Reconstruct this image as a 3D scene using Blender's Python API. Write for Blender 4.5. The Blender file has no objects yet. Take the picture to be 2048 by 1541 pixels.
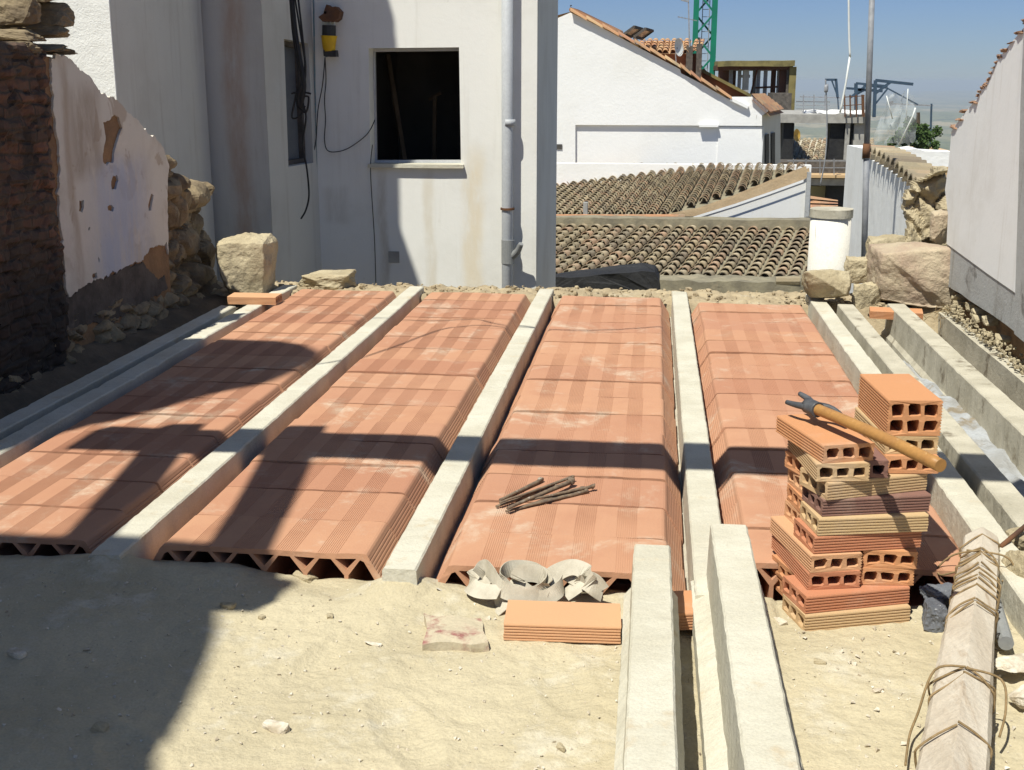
import bpy, bmesh, math, random
from mathutils import Vector, Matrix, noise as mn
random.seed(7)
R = math.radians
scene = bpy.context.scene
# ------------------------------------------------------------ camera
CAMZ, FPX, CX, CY = 1.069, 2400.0, 1024.0, 770.5
PITCH = math.atan(607.5/FPX); YAW = R(6.61)
cd = bpy.data.cameras.new('camera'); cam = bpy.data.objects.new('camera', cd)
scene.collection.objects.link(cam); scene.camera = cam
cam.location = (0, 0, CAMZ); cam.rotation_euler = (math.pi/2-PITCH, 0, YAW)
cd.sensor_width = 36; cd.lens = 36*FPX/2048; cd.clip_start = 0.05; cd.clip_end = 80000
scene.render.resolution_x = 1024; scene.render.resolution_y = 770
# ------------------------------------------------------------ light
EL, AZ = R(61), R(30)
SX, SY = math.sin(AZ)/math.tan(EL), math.cos(AZ)/math.tan(EL)
w = bpy.data.worlds.new("World"); scene.world = w; w.use_nodes = True
nt = w.node_tree; bg = nt.nodes['Background']; sky = nt.nodes.new('ShaderNodeTexSky')
sky.sky_type = 'NISHITA'; sky.sun_disc = False; sky.sun_elevation = EL; sky.sun_rotation = math.pi+AZ
sky.altitude = 300; sky.air_density = 1.1; sky.dust_density = .02; sky.ozone_density = 3.0
tn = nt.nodes.new('ShaderNodeMix'); tn.data_type = 'RGBA'; tn.blend_type = 'MULTIPLY'; tn.inputs[0].default_value = 1
tn.inputs[7].default_value = (.88, .92, 1.02, 1); nt.links.new(sky.outputs[0], tn.inputs[6]); 
tg = nt.nodes.new('ShaderNodeTexCoord'); sx_ = nt.nodes.new('ShaderNodeSeparateXYZ'); nt.links.new(tg.outputs['Generated'], sx_.inputs[0])
rp = nt.nodes.new('ShaderNodeValToRGB'); nt.links.new(sx_.outputs[2], rp.inputs[0]); e_ = rp.color_ramp.elements
e_[0].position = 0; e_[0].color = (.54, .69, 1.0, 1); e_[1].position = .55; e_[1].color = (1, 1, 1, 1)
q_ = e_.new(.075); q_.color = (.56, .67, .96, 1); q_ = e_.new(.2); q_.color = (.70, .78, 1, 1)
t2 = nt.nodes.new('ShaderNodeMix'); t2.data_type = 'RGBA'; t2.blend_type = 'MULTIPLY'; t2.inputs[0].default_value = 1
nt.links.new(tn.outputs[2], t2.inputs[6]); nt.links.new(rp.outputs[0], t2.inputs[7]); nt.links.new(t2.outputs[2], bg.inputs[0])
bg.inputs[1].default_value = 0.066
sl = bpy.data.lights.new('sun', 'SUN'); sl.energy = 5.0; sl.angle = R(0.55); sl.color = (1, .965, .85)
so = bpy.data.objects.new('sun', sl); scene.collection.objects.link(so)
Ldir = Vector((math.sin(AZ)*math.cos(EL), math.cos(AZ)*math.cos(EL), -math.sin(EL)))
so.rotation_euler = Ldir.to_track_quat('-Z', 'Y').to_euler(); so.location = (-20, -40, 60)
scene.view_settings.view_transform = 'Standard'; scene.view_settings.look = 'None'
scene.view_settings.gamma = 1; scene.view_settings.exposure = 0.31

# ------------------------------------------------------------ measuring helpers (photo pixel -> point on a real plane)
FH = Vector((-math.sin(YAW), math.cos(YAW), 0)); RT = Vector((math.cos(YAW), math.sin(YAW), 0)); ZZ = Vector((0, 0, 1))
FW = FH*math.cos(PITCH)-ZZ*math.sin(PITCH); UP = FH*math.sin(PITCH)+ZZ*math.cos(PITCH)
CAM = Vector((0, 0, CAMZ))
def ray(x, y): return FW+RT*((x-CX)/FPX)-UP*((y-CY)/FPX)
def gz(x, y, z): d = ray(x, y); return CAM+d*((z-CAMZ)/d.z)
def gy(x, y, Y): d = ray(x, y); return CAM+d*(Y/d.y)
def gx(x, y, X): d = ray(x, y); return CAM+d*(X/d.x)
def gv(x, y, A, B):
    n = Vector((B[1]-A[1], -(B[0]-A[0]), 0)); d = ray(x, y)
    return CAM+d*((Vector((A[0], A[1], 0))-CAM).dot(n)/d.dot(n))
def ppm(p): return FPX/((Vector(p)-CAM).dot(FW))
# ------------------------------------------------------------ object helpers
COL = scene.collection
def tag(o, label, cat, group=None, kind=None):
    if label: o['label'] = label
    if cat: o['category'] = cat
    if group: o['group'] = group
    if kind: o['kind'] = kind
    return o
def empty(name, loc, label, cat, group=None, rz=0):
    o = bpy.data.objects.new(name, None); COL.objects.link(o); o.location = loc; o.rotation_euler = (0, 0, rz)
    o.empty_display_size = .1
    return tag(o, label, cat, group)
def obj(name, bm, m, parent=None, smooth=False, world=True):
    """link a bmesh as one object; vertices are given in world space"""
    me = bpy.data.meshes.new(name)
    bmesh.ops.recalc_face_normals(bm, faces=bm.faces)
    if smooth:
        for f in bm.faces: f.smooth = len(f.verts) <= 4
    bm.to_mesh(me); bm.free(); me.materials.append(m)
    o = bpy.data.objects.new(name, me); COL.objects.link(o)
    if parent:
        o.parent = parent
        if world: o.matrix_parent_inverse = Matrix.LocRotScale(parent.location, parent.rotation_euler, None).inverted()
    return o
def struct(name, bm, m, smooth=False):
    o = obj(name, bm, m, None, smooth); o['kind'] = 'structure'; return o
def V(*a): return Vector(a)
def prism(bm, out, holes, f, w0, w1):
    """extrude a 2D outline with holes; f(u,v,w)->world"""
    loops = [out]+list(holes)
    for wv in (w0, w1):
        es = []; 
        for lp in loops:
            vs = [bm.verts.new(f(u, v, wv)) for u, v in lp]
            es += [bm.edges.new((vs[i], vs[(i+1) % len(vs)])) for i in range(len(vs))]
        bmesh.ops.triangle_fill(bm, use_beauty=True, use_dissolve=False, edges=es)
    for lp in loops:
        a = [bm.verts.new(f(u, v, w0)) for u, v in lp]; b = [bm.verts.new(f(u, v, w1)) for u, v in lp]
        for i in range(len(lp)):
            j = (i+1) % len(lp); bm.faces.new((a[i], a[j], b[j], b[i]))
    bmesh.ops.remove_doubles(bm, verts=bm.verts, dist=1e-5)
    return bm
def box(bm, x0, x1, y0, y1, z0, z1, M=None):
    vs = [bm.verts.new((x, y, z)) for x in (x0, x1) for y in (y0, y1) for z in (z0, z1)]
    for f in ((0, 1, 3, 2), (4, 6, 7, 5), (0, 4, 5, 1), (2, 3, 7, 6), (0, 2, 6, 4), (1, 5, 7, 3)):
        bm.faces.new([vs[i] for i in f])
    if M:
        for v in vs: v.co = M @ v.co
    return vs
def rough(bm, amp, sc, cuts=0, seed=0):
    if cuts: bmesh.ops.subdivide_edges(bm, edges=bm.edges, cuts=cuts, use_grid_fill=True)
    for v in bm.verts:
        n = mn.noise_vector(v.co*sc+Vector((seed*7.1, seed*3.3, 1.7)))
        v.co += n*amp
def tube(bm, pts, r, seg=6, r2=None, cap=True):
    pts = [Vector(p) for p in pts]; rings = []
    n = len(pts)
    up = None
    for i, p in enumerate(pts):
        t = (pts[min(i+1, n-1)]-pts[max(i-1, 0)]).normalized()
        if up is None:
            up = Vector((0, 0, 1)) if abs(t.z) < .9 else Vector((1, 0, 0))
        a = t.cross(up).normalized(); up = a.cross(t).normalized()
        rr = r if r2 is None else r+(r2-r)*i/(n-1)
        rings.append([bm.verts.new(p+a*math.cos(2*math.pi*k/seg)*rr+up*math.sin(2*math.pi*k/seg)*rr) for k in range(seg)])
    for i in range(n-1):
        for k in range(seg):
            bm.faces.new((rings[i][k], rings[i][(k+1) % seg], rings[i+1][(k+1) % seg], rings[i+1][k]))
    if cap: bm.faces.new(rings[0]); bm.faces.new(rings[-1][::-1])
def bar(bm, a, b, wd, ht=None):
    """square bar between two points"""
    a, b = Vector(a), Vector(b); ht = ht or wd
    t = (b-a).normalized(); up = Vector((0, 0, 1)) if abs(t.z) < .95 else Vector((0, 1, 0))
    s = t.cross(up).normalized(); u = s.cross(t).normalized()
    q = [[bm.verts.new(p+s*sx*wd/2+u*sz*ht/2) for sx, sz in ((-1, -1), (1, -1), (1, 1), (-1, 1))] for p in (a, b)]
    for k in range(4): bm.faces.new((q[0][k], q[0][(k+1) % 4], q[1][(k+1) % 4], q[1][k]))
    bm.faces.new(q[0]); bm.faces.new(q[1][::-1])
def smoothpath(pts, n=6):
    pts = [Vector(p) for p in pts]; out = []
    for i in range(len(pts)-1):
        p0, p1, p2, p3 = pts[max(i-1, 0)], pts[i], pts[i+1], pts[min(i+2, len(pts)-1)]
        for k in range(n):
            t = k/n
            out.append(.5*((2*p1)+(-p0+p2)*t+(2*p0-5*p1+4*p2-p3)*t*t+(-p0+3*p1-3*p2+p3)*t**3))
    out.append(pts[-1]); return out
def rock(bm, c, s, seed, rotz=0, ang=1.0, sub=2, squareness=.6, sm=.15):
    """chiselled stone: hull of random points, subdivided and roughened"""
    rnd = random.Random(seed); tb = bmesh.new(); k = 13
    for i in range(k):
        d = Vector((rnd.uniform(-1, 1), rnd.uniform(-1, 1), rnd.uniform(-1, 1)))
        m = max(abs(d.x), abs(d.y), abs(d.z)); d = d.normalized()*(1-squareness)+d/m*squareness
        tb.verts.new(d*rnd.uniform(.85, 1.0))
    for sx in (-1, 1):
        for sy in (-1, 1):
            for sz in (-1, 1):
                if rnd.random() < squareness: tb.verts.new((sx*rnd.uniform(.7, .95), sy*rnd.uniform(.7, .95), sz*rnd.uniform(.7, .95)))
    r = bmesh.ops.convex_hull(tb, input=tb.verts)
    bmesh.ops.delete(tb, geom=[v for v in tb.verts if not v.link_faces], context='VERTS')
    bmesh.ops.subdivide_edges(tb, edges=tb.edges, cuts=2, use_grid_fill=True, smooth=sm)
    for _ in range(sub-1): bmesh.ops.subdivide_edges(tb, edges=tb.edges, cuts=1, use_grid_fill=True)
    for v in tb.verts:
        n = mn.fractal(v.co*1.6+Vector((seed*3.1, 0, 0)), 1, 2, 4)
        n2 = mn.fractal(v.co*5+Vector((seed, 5, 0)), 1, 2, 3)
        v.co += v.co.normalized()*(n*.11*ang+n2*.035*ang)
    M = Matrix.Translation(c) @ Matrix.Rotation(rotz, 4, 'Z') @ Matrix.Diagonal((*s, 1))
    vm = {}
    for v in tb.verts: vm[v] = bm.verts.new(M @ v.co)
    for f in tb.faces:
        try: bm.faces.new([vm[v] for v in f.verts])
        except ValueError: pass
    tb.free()
# ------------------------------------------------------------ material helpers
class N:
    def __init__(s, name):
        s.m = bpy.data.materials.new(name); s.m.use_nodes = True; s.t = s.m.node_tree
        s.b = s.t.nodes['Principled BSDF']; s.out = s.t.nodes['Material Output']
        s.b.inputs['Specular IOR Level'].default_value = .25
        s.co = None
    def node(s, ty, ins={}, **kw):
        n = s.t.nodes.new(ty)
        for k, v in kw.items(): setattr(n, k, v)
        for k, v in ins.items():
            if isinstance(v, bpy.types.NodeSocket): s.t.links.new(v, n.inputs[k])
            else: n.inputs[k].default_value = v
        return n
    def coord(s):
        if not s.co: s.co = s.node('ShaderNodeTexCoord').outputs['Object']
        return s.co
    def sepxyz(s): return s.node('ShaderNodeSeparateXYZ', {0: s.coord()}).outputs
    def noise(s, sc, det=5, rough=.6, vec=None, dist=0):
        return s.node('ShaderNodeTexNoise', {'Vector': vec or s.coord(), 'Scale': sc, 'Detail': det, 'Roughness': rough, 'Distortion': dist}).outputs[0]
    def ramp(s, fac, a, b):
        return s.node('ShaderNodeMapRange', {0: fac, 1: a, 2: b, 3: 0., 4: 1.}, clamp=True, interpolation_type='SMOOTHSTEP').outputs[0]
    def mix(s, fac, a, b, mode='MIX'):
        n = s.node('ShaderNodeMix', {}, data_type='RGBA', blend_type=mode)
        for i, v in ((0, fac), (6, a), (7, b)):
            if isinstance(v, bpy.types.NodeSocket): s.t.links.new(v, n.inputs[i])
            else: n.inputs[i].default_value = (*v, 1) if isinstance(v, tuple) and len(v) == 3 else v
        return n.outputs[2]
    def math(s, op, a, b=0.):
        return s.node('ShaderNodeMath', {0: a, 1: b}, operation=op).outputs[0]
    def vec(s, sc): return s.node('ShaderNodeMapping', {'Vector': s.coord(), 'Scale': sc}).outputs[0]
    def fin(s, col, rough=.85, bump=None, bd=.003, bs=.6):
        if isinstance(col, bpy.types.NodeSocket): s.t.links.new(col, s.b.inputs['Base Color'])
        else: s.b.inputs['Base Color'].default_value = (*col, 1)
        if isinstance(rough, bpy.types.NodeSocket): s.t.links.new(rough, s.b.inputs['Roughness'])
        else: s.b.inputs['Roughness'].default_value = rough
        if bump is not None:
            bn = s.node('ShaderNodeBump', {'Height': bump, 'Strength': bs, 'Distance': bd})
            s.t.links.new(bn.outputs[0], s.b.inputs['Normal'])
        return s.m
def mat(name, c1, c2, sc=6, rough=.88, bd=.003, bsc=40, c3=None, sc3=2., lo3=.55, hi3=.7, bs=.7, stretch=None):
    n = N(name)
    v = n.vec(stretch) if stretch else None
    col = n.mix(n.ramp(n.noise(sc, vec=v), .35, .68), c1, c2)
    if c3: col = n.mix(n.ramp(n.noise(sc3, 6, .65, vec=v), lo3, hi3), col, c3)
    fine = n.noise(bsc*4, 3); col = n.mix(.18, col, n.mix(fine, (.25, .25, .25), (1, 1, 1)), 'MULTIPLY') if False else n.mix(n.ramp(fine, .3, .7), n.mix(.12, col, (0, 0, 0)), col)
    b = n.math('ADD', n.noise(bsc, 6, .65), n.math('MULTIPLY', n.noise(bsc/6, 4), .8))
    return n.fin(col, rough, b, bd, bs)
def plaster(name, base, dirt, stains=(), sc=1.5, bd=.004, streak=.55, patch=None, bsc=18):
    """limewash wall: soft dirt, vertical streaks, named stains (x,z,half width,half height,colour) in world metres"""
    n = N(name)
    col = n.mix(n.math('MULTIPLY', n.ramp(n.noise(sc, 6, .6), .45, .75), .55), base, dirt)
    st = n.noise(3.2, 5, .65, vec=n.vec((5, 5, .35)))
    col = n.mix(n.math('MULTIPLY', n.ramp(st, .52, .78), streak), col, dirt)
    if patch:
        for (pc, psc, lo, hi, amt) in patch:
            col = n.mix(n.math('MULTIPLY', n.ramp(n.noise(psc, 5, .6, dist=.6), lo, hi), amt), col, pc)
    X, Y, Z = n.sepxyz()[:3]
    wob = n.math('MULTIPLY', n.math('SUBTRACT', n.noise(2.5, 4), .5), .12)
    for (ax, sx, sz, hw, hh, sc_, amt) in stains:
        a = X if ax == 'x' else Y
        dx = n.math('ABSOLUTE', n.math('SUBTRACT', n.math('ADD', a, wob), sx))
        dz = n.math('ABSOLUTE', n.math('SUBTRACT', n.math('ADD', Z, wob), sz))
        mx = n.math('SUBTRACT', 1., n.ramp(dx, hw*.2, hw)); mz = n.math('SUBTRACT', 1., n.ramp(dz, hh*.6, hh))
        mk = n.math('MULTIPLY', n.math('MULTIPLY', mx, mz), n.math('MULTIPLY', n.ramp(n.noise(9, 5, .7, vec=n.vec((1, 1, .25))), .25, .6), amt))
        col = n.mix(mk, col, sc_)
    speck = n.ramp(n.noise(26, 3, .5), .70, .76)
    col = n.mix(n.math('MULTIPLY', speck, .35), col, dirt)
    b = n.math('ADD', n.noise(bsc*4, 5, .7), n.math('MULTIPLY', n.noise(bsc/3, 4), 2.2))
    return n.fin(col, .9, b, bd, .7)
# ------------------------------------------------------------ materials
M = {}
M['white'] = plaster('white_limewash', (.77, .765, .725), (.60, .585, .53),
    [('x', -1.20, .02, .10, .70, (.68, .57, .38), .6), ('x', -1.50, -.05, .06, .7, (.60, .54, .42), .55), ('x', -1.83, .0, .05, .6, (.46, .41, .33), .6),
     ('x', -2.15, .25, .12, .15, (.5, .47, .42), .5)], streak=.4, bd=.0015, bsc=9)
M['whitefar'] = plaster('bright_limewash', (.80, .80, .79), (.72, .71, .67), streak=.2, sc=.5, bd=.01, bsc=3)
M['whiteshade'] = plaster('shaded_weathered_plaster', (.54, .535, .50), (.41, .39, .35),  # darker copy of the white plaster for walls standing in shade
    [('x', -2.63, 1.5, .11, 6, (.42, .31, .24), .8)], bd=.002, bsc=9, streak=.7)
M['rightwall'] = plaster('streaked_plaster', (.80, .815, .82), (.63, .62, .59), streak=.65, sc=2.2, patch=[((.60, .64, .70), 1.6, .5, .7, .4)], bd=.0015, bsc=10)
M['rightband'] = plaster('grey_cement_band', (.40, .41, .41), (.24, .23, .21), streak=.8, sc=5, patch=[((.13, .12, .11), 5, .58, .66, .7)])
M['sand'] = mat('sand', (.54, .475, .33), (.46, .40, .27), 3.5, .95, .007, 45, (.58, .53, .41), 7, .52, .7, bs=1.)
M['dirt'] = mat('dry_mortar_dirt', (.44, .36, .235), (.32, .255, .165), 9, .95, .012, 30, (.47, .41, .30), 5)
M['darkdirt'] = mat('dark_dirt', (.16, .12, .08), (.10, .08, .055), 6, .95, .01, 30)
M['conc'] = mat('pale_concrete', (.60, .575, .48), (.52, .49, .395), 5, .9, .005, 50, (.52, .45, .33), 7, .58, .70)
M['conc2'] = mat('old_concrete', (.53, .495, .40), (.41, .38, .30), 6, .9, .004, 50, (.22, .19, .14), 7, .55, .7)
M['concg'] = mat('grey_concrete', (.40, .39, .36), (.30, .29, .27), 4, .9, .004, 30)
M['stone'] = mat('tan_stone', (.50, .43, .29), (.39, .325, .21), 5, .92, .018, 34, (.50, .43, .30), 3)
M['stoner'] = mat('reddish_stone', (.50, .42, .30), (.41, .31, .23), 7, .92, .02, 34, (.47, .40, .28), 4)
M['stoned'] = mat('brown_rubble', (.31, .245, .15), (.17, .13, .085), 8, .95, .012, 24, (.32, .25, .16), 5)
M['core'] = mat('earth_core', (.31, .19, .10), (.22, .14, .08), 9, .95, .012, 30, (.13, .10, .075), 4)
M['soot'] = mat('sooty_plaster', (.13, .115, .10), (.07, .062, .055), 7, .95, .008, 25, (.28, .22, .17), 6, .6, .7)
M['oldpl'] = plaster('peeling_plaster', (.64, .61, .53), (.36, .29, .22), [('y', 5.15, .48, .42, .32, (.40, .46, .57), .8), ('y', 5.0, .25, .2, .2, (.42, .47, .56), .7), ('y', 4.86, .86, .20, .22, (.36, .30, .23), .8), ('y', 4.70, .5, .05, .9, (.42, .35, .27), .8)], streak=.12, sc=3.5,
    patch=[((.38, .30, .22), 4.1, .60, .64, .6), ((.68, .64, .57), 6, .55, .6, .5)], bd=.004, bsc=14)
def brickmat():
    n = N('old_brickwork')
    v = n.node('ShaderNodeMapping', {'Vector': n.coord(), 'Rotation': (0, R(90), R(90))}).outputs[0]
    s = n.sepxyz(); cv = n.node('ShaderNodeCombineXYZ', {0: s[1], 1: s[2], 2: 0.}).outputs[0]
    wv = n.node('ShaderNodeVectorMath', {0: cv, 1: n.node('ShaderNodeVectorMath', {0: n.node('ShaderNodeTexNoise', {'Scale': 9., 'Vector': n.coord()}).outputs[1], 1: (.05, .05, 0)}, operation='MULTIPLY').outputs[0]}, operation='ADD').outputs[0]
    br = n.node('ShaderNodeTexBrick', {'Vector': wv, 'Scale': 1., 'Color1': (.19, .095, .06, 1), 'Color2': (.09, .06, .045, 1), 'Mortar': (.075, .058, .044, 1), 'Mortar Size': .009, 'Brick Width': .21, 'Row Height': .046, 'Mortar Smooth': .9})
    col = n.mix(n.ramp(n.noise(5, 6, .7), .45, .7), n.mix(n.ramp(n.noise(11, 5, .7), .45, .6), br.outputs[0], (.10, .075, .055)), (.045, .036, .03))
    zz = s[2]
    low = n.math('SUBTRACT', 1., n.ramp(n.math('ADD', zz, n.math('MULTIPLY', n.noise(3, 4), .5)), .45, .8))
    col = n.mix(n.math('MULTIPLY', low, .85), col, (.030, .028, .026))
    b = n.math('SUBTRACT', n.math('MULTIPLY', n.noise(30, 6, .7), .8), br.outputs[1])
    return n.fin(col, .95, b, .006, .8)
M['oldbrick'] = brickmat()
def clay(name, c1, c2, c3=(.58, .47, .37), dust=.35, sc3=3.5, bands=False):
    n = N(name)
    rnd = n.node('ShaderNodeObjectInfo').outputs['Random']
    pos = n.node('ShaderNodeNewGeometry').outputs['Position']
    r2 = n.math('FRACT', n.math('MULTIPLY', rnd, 7.31))
    col = n.mix(rnd, c1, c2)
    if bands: col = n.mix(n.math('MULTIPLY', r2, .35), col, (.47, .26, .17))
    col = n.mix(n.math('MULTIPLY', n.ramp(n.noise(7, 5, vec=pos), .4, .75), .5), col, c2)
    col = n.mix(n.math('MULTIPLY', n.ramp(n.noise(sc3, 7, .72, vec=pos, dist=.4), .52, .74), dust), col, c3)
    col = n.mix(n.math('MULTIPLY', n.ramp(n.noise(240, 2, .5, vec=pos), .45, .75), .25), col, c1)
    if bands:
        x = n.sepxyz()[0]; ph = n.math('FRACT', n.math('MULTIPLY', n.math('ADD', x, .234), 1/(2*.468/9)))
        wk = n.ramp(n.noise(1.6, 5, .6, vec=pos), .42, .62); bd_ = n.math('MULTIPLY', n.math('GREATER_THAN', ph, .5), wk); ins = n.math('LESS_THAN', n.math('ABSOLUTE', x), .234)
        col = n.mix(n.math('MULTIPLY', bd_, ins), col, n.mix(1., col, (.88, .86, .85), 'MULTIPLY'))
    b = n.noise(150, 4, .6, vec=pos)
    return n.fin(col, .85, b, .0012, .6)
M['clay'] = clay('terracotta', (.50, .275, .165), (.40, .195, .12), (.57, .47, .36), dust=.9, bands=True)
M['brick_o'] = clay('orange_brick', (.54, .265, .125), (.50, .24, .12), dust=.35)
M['brick_r'] = clay('red_brick', (.48, .205, .11), (.45, .20, .115), dust=.35)
M['brick_y'] = clay('buff_brick', (.52, .37, .20), (.50, .34, .19), dust=.3)
M['brick_d'] = clay('overfired_brick', (.21, .11, .09), (.23, .13, .10), dust=.25)
M['brick_p'] = clay('pale_orange_brick', (.58, .33, .18), (.55, .31, .175), dust=.35)
def tilemat(name, cols, rough=.9):
    n = N(name)
    at = n.node('ShaderNodeAttribute', {}, attribute_name='tint').outputs['Fac']
    cr = n.node('ShaderNodeValToRGB', {0: at}); e = cr.color_ramp.elements
    while len(e) < len(cols): e.new(.5)
    for i, c in enumerate(cols): e[i].position = i/(len(cols)-1); e[i].color = (*c, 1)
    col = n.mix(n.math('MULTIPLY', n.ramp(n.noise(3, 6, .7), .45, .7), .75), cr.outputs[0], (.22, .20, .145))
    col = n.mix(n.math('MULTIPLY', n.ramp(n.noise(14, 5, .7), .55, .7), .6), col, (.34, .30, .23))
    return n.fin(col, rough, n.noise(30, 5, .7), .012, .7)
M['tile'] = tilemat('lichened_clay_tile', [(.28, .23, .15), (.41, .33, .21), (.36, .29, .19), (.43, .29, .19), (.20, .165, .12), (.38, .31, .21), (.48, .40, .27)])
M['tileo'] = tilemat('orange_clay_tile', [(.46, .24, .13), (.52, .31, .16), (.40, .20, .12), (.55, .37, .2)])
M['mortar'] = mat('mossy_mortar', (.29, .26, .18), (.19, .17, .125), 3, .95, .02, 12, (.33, .28, .19), 2)
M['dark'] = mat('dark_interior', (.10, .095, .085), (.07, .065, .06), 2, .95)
M['bitumen'] = mat('black_roofing_felt', (.022, .022, .024), (.035, .035, .035), 3, .8, .03, 6)
M['pvc'] = mat('grey_pvc', (.50, .52, .54), (.44, .46, .48), 2, .5, .001, 20)
M['pvcd'] = mat('darker_pvc', (.27, .28, .28), (.22, .225, .225), 2, .5, .001, 20)
M['galv'] = mat('galvanised_steel', (.30, .31, .33), (.22, .23, .25), 14, .55, .001, 40, (.20, .12, .07), 2, .62, .7)
M['cable'] = mat('black_cable', (.02, .02, .022), (.03, .03, .03), 9, .5)
M['yellow'] = mat('yellow_plastic', (.70, .44, .02), (.60, .36, .02), 9, .45)
M['yellowd'] = mat('yellow_enamel', (.62, .40, .08), (.55, .36, .08), 4, .5)
M['blackp'] = mat('black_plastic', (.03, .03, .032), (.045, .045, .045), 9, .5)
M['rust'] = mat('rusty_iron', (.16, .075, .035), (.09, .05, .035), 15, .8)
M['wood'] = mat('grey_hewn_wood', (.62, .56, .47), (.52, .45, .36), 14, .85, .006, 40, (.40, .31, .22), 12, .58, .7, stretch=(1, .10, 1))
M['handle'] = mat('varnished_handle', (.42, .22, .07), (.34, .17, .06), 12, .45, .001, 30, (.52, .34, .16), 30, .6, .7)
M['iron'] = mat('worn_iron', (.11, .115, .125), (.06, .062, .07), 25, .5, .001, 50)
M['stick'] = mat('dried_wood', (.23, .17, .115), (.12, .09, .07), 60, .85, .001, 90, (.40, .34, .27), 30, .58, .66)
M['rope'] = mat('hemp_rope', (.30, .21, .11), (.20, .14, .07), 60, .95, .002, 150)
M['strap'] = mat('canvas_webbing', (.54, .50, .41), (.43, .39, .31), 20, .95, .001, 120)
M['green'] = mat('green_painted_steel', (.01, .19, .115), (.012, .15, .10), 1, .45)
M['bluesteel'] = mat('blue_grey_steel', (.05, .085, .13), (.04, .065, .10), 2, .5)
M['timber'] = mat('shuttering_timber', (.24, .20, .08), (.13, .11, .05), 2, .9)
M['redpost'] = mat('rust_red_post', (.12, .05, .03), (.07, .035, .022), 1, .8)
M['ocher'] = mat('brick_chimney', (.33, .15, .08), (.27, .12, .07), 2, .9, .01, 8)
M['metalw'] = mat('white_painted_metal', (.75, .77, .74), (.68, .70, .68), 3, .4)
M['alum'] = mat('window_aluminium', (.55, .57, .6), (.5, .5, .52), 3, .35)
M['glassd'] = mat('dusty_pane', (.16, .175, .19), (.12, .13, .145), 3, .25)
M['bluepipe'] = mat('blue_corner_bead', (.12, .25, .30), (.25, .27, .26), 40, .7)
M['purple'] = mat('maroon_glazed_tile', (.30, .12, .11), (.50, .42, .31), 26, .85, .004, 40, (.52, .455, .33), 16, .38, .52)
M['plastic'] = mat('grey_plastic_sheet', (.16, .17, .19), (.10, .105, .12), 12, .35, .004, 20)
M['terrain'] = None
def leafmat():
    n = N('leaf'); rnd = n.noise(1.1, 3)
    return n.fin(n.mix(rnd, (.04, .075, .018), (.07, .12, .03)), .6)
M['leaf'] = leafmat()
M['bark'] = mat('bark', (.12, .09, .06), (.08, .06, .04), 5)
# ------------------------------------------------------------ world beyond: terrain, haze
def terr():
    n = N('valley_fields')
    s = n.node('ShaderNodeTexVoronoi', {'Vector': n.vec((.0045, .0022, 0)), 'Scale': 1.}).outputs['Color']
    f = n.node('ShaderNodeSeparateXYZ', {0: s}).outputs[0]
    col = n.mix(f, (.13, .15, .07), (.36, .30, .18))
    col = n.mix(n.ramp(n.noise(.02, 8, .7), .5, .62), col, (.07, .085, .045))
    return n.fin(col, .95)
M['terrain'] = terr()
prof = [(0, -5.5), (45, -5.5), (75, -8), (150, -22), (400, -55), (1000, -100), (2200, -150), (3500, -178), (6500, -186), (8000, -188), (30000, -200)]
def th(r):
    for (a, za), (b, zb) in zip(prof, prof[1:]):
        if r <= b: return za+(zb-za)*(r-a)/(b-a)
    return prof[-1][1]
bm = bmesh.new(); radii = [0.5, 8, 20, 45, 60, 75, 100, 150, 230, 320, 400, 550, 750, 1000, 1300, 1700, 2200, 2600, 3000, 3500, 4000, 4500, 5000, 5500, 6000, 6500, 7000, 8000, 10000, 13000, 17000, 22000, 27000]
rings = []
for r in radii:
    ring = []
    for k in range(144):
        a = 2*math.pi*k/144; x, y = r*math.sin(a), r*math.cos(a)
        z = th(r)
        if r > 400: z += mn.fractal(V(x, y, 0)*.0011, 1, 2, 4)*22*min(1, (r-400)/900)
        if r > 4500: z += max(0, mn.fractal(V(x+900, y, 3)*.0004, 1, 2, 4)+.2)*60*min(1, (r-4500)/900)
        ring.append(bm.verts.new((x, y, z)))
    rings.append(ring)
for i in range(len(rings)-1):
    for k in range(144): bm.faces.new((rings[i][k], rings[i][(k+1) % 144], rings[i+1][(k+1) % 144], rings[i+1][k]))
bm.faces.new(rings[0])
struct('valley_terrain', bm, M['terrain'], True)

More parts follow.
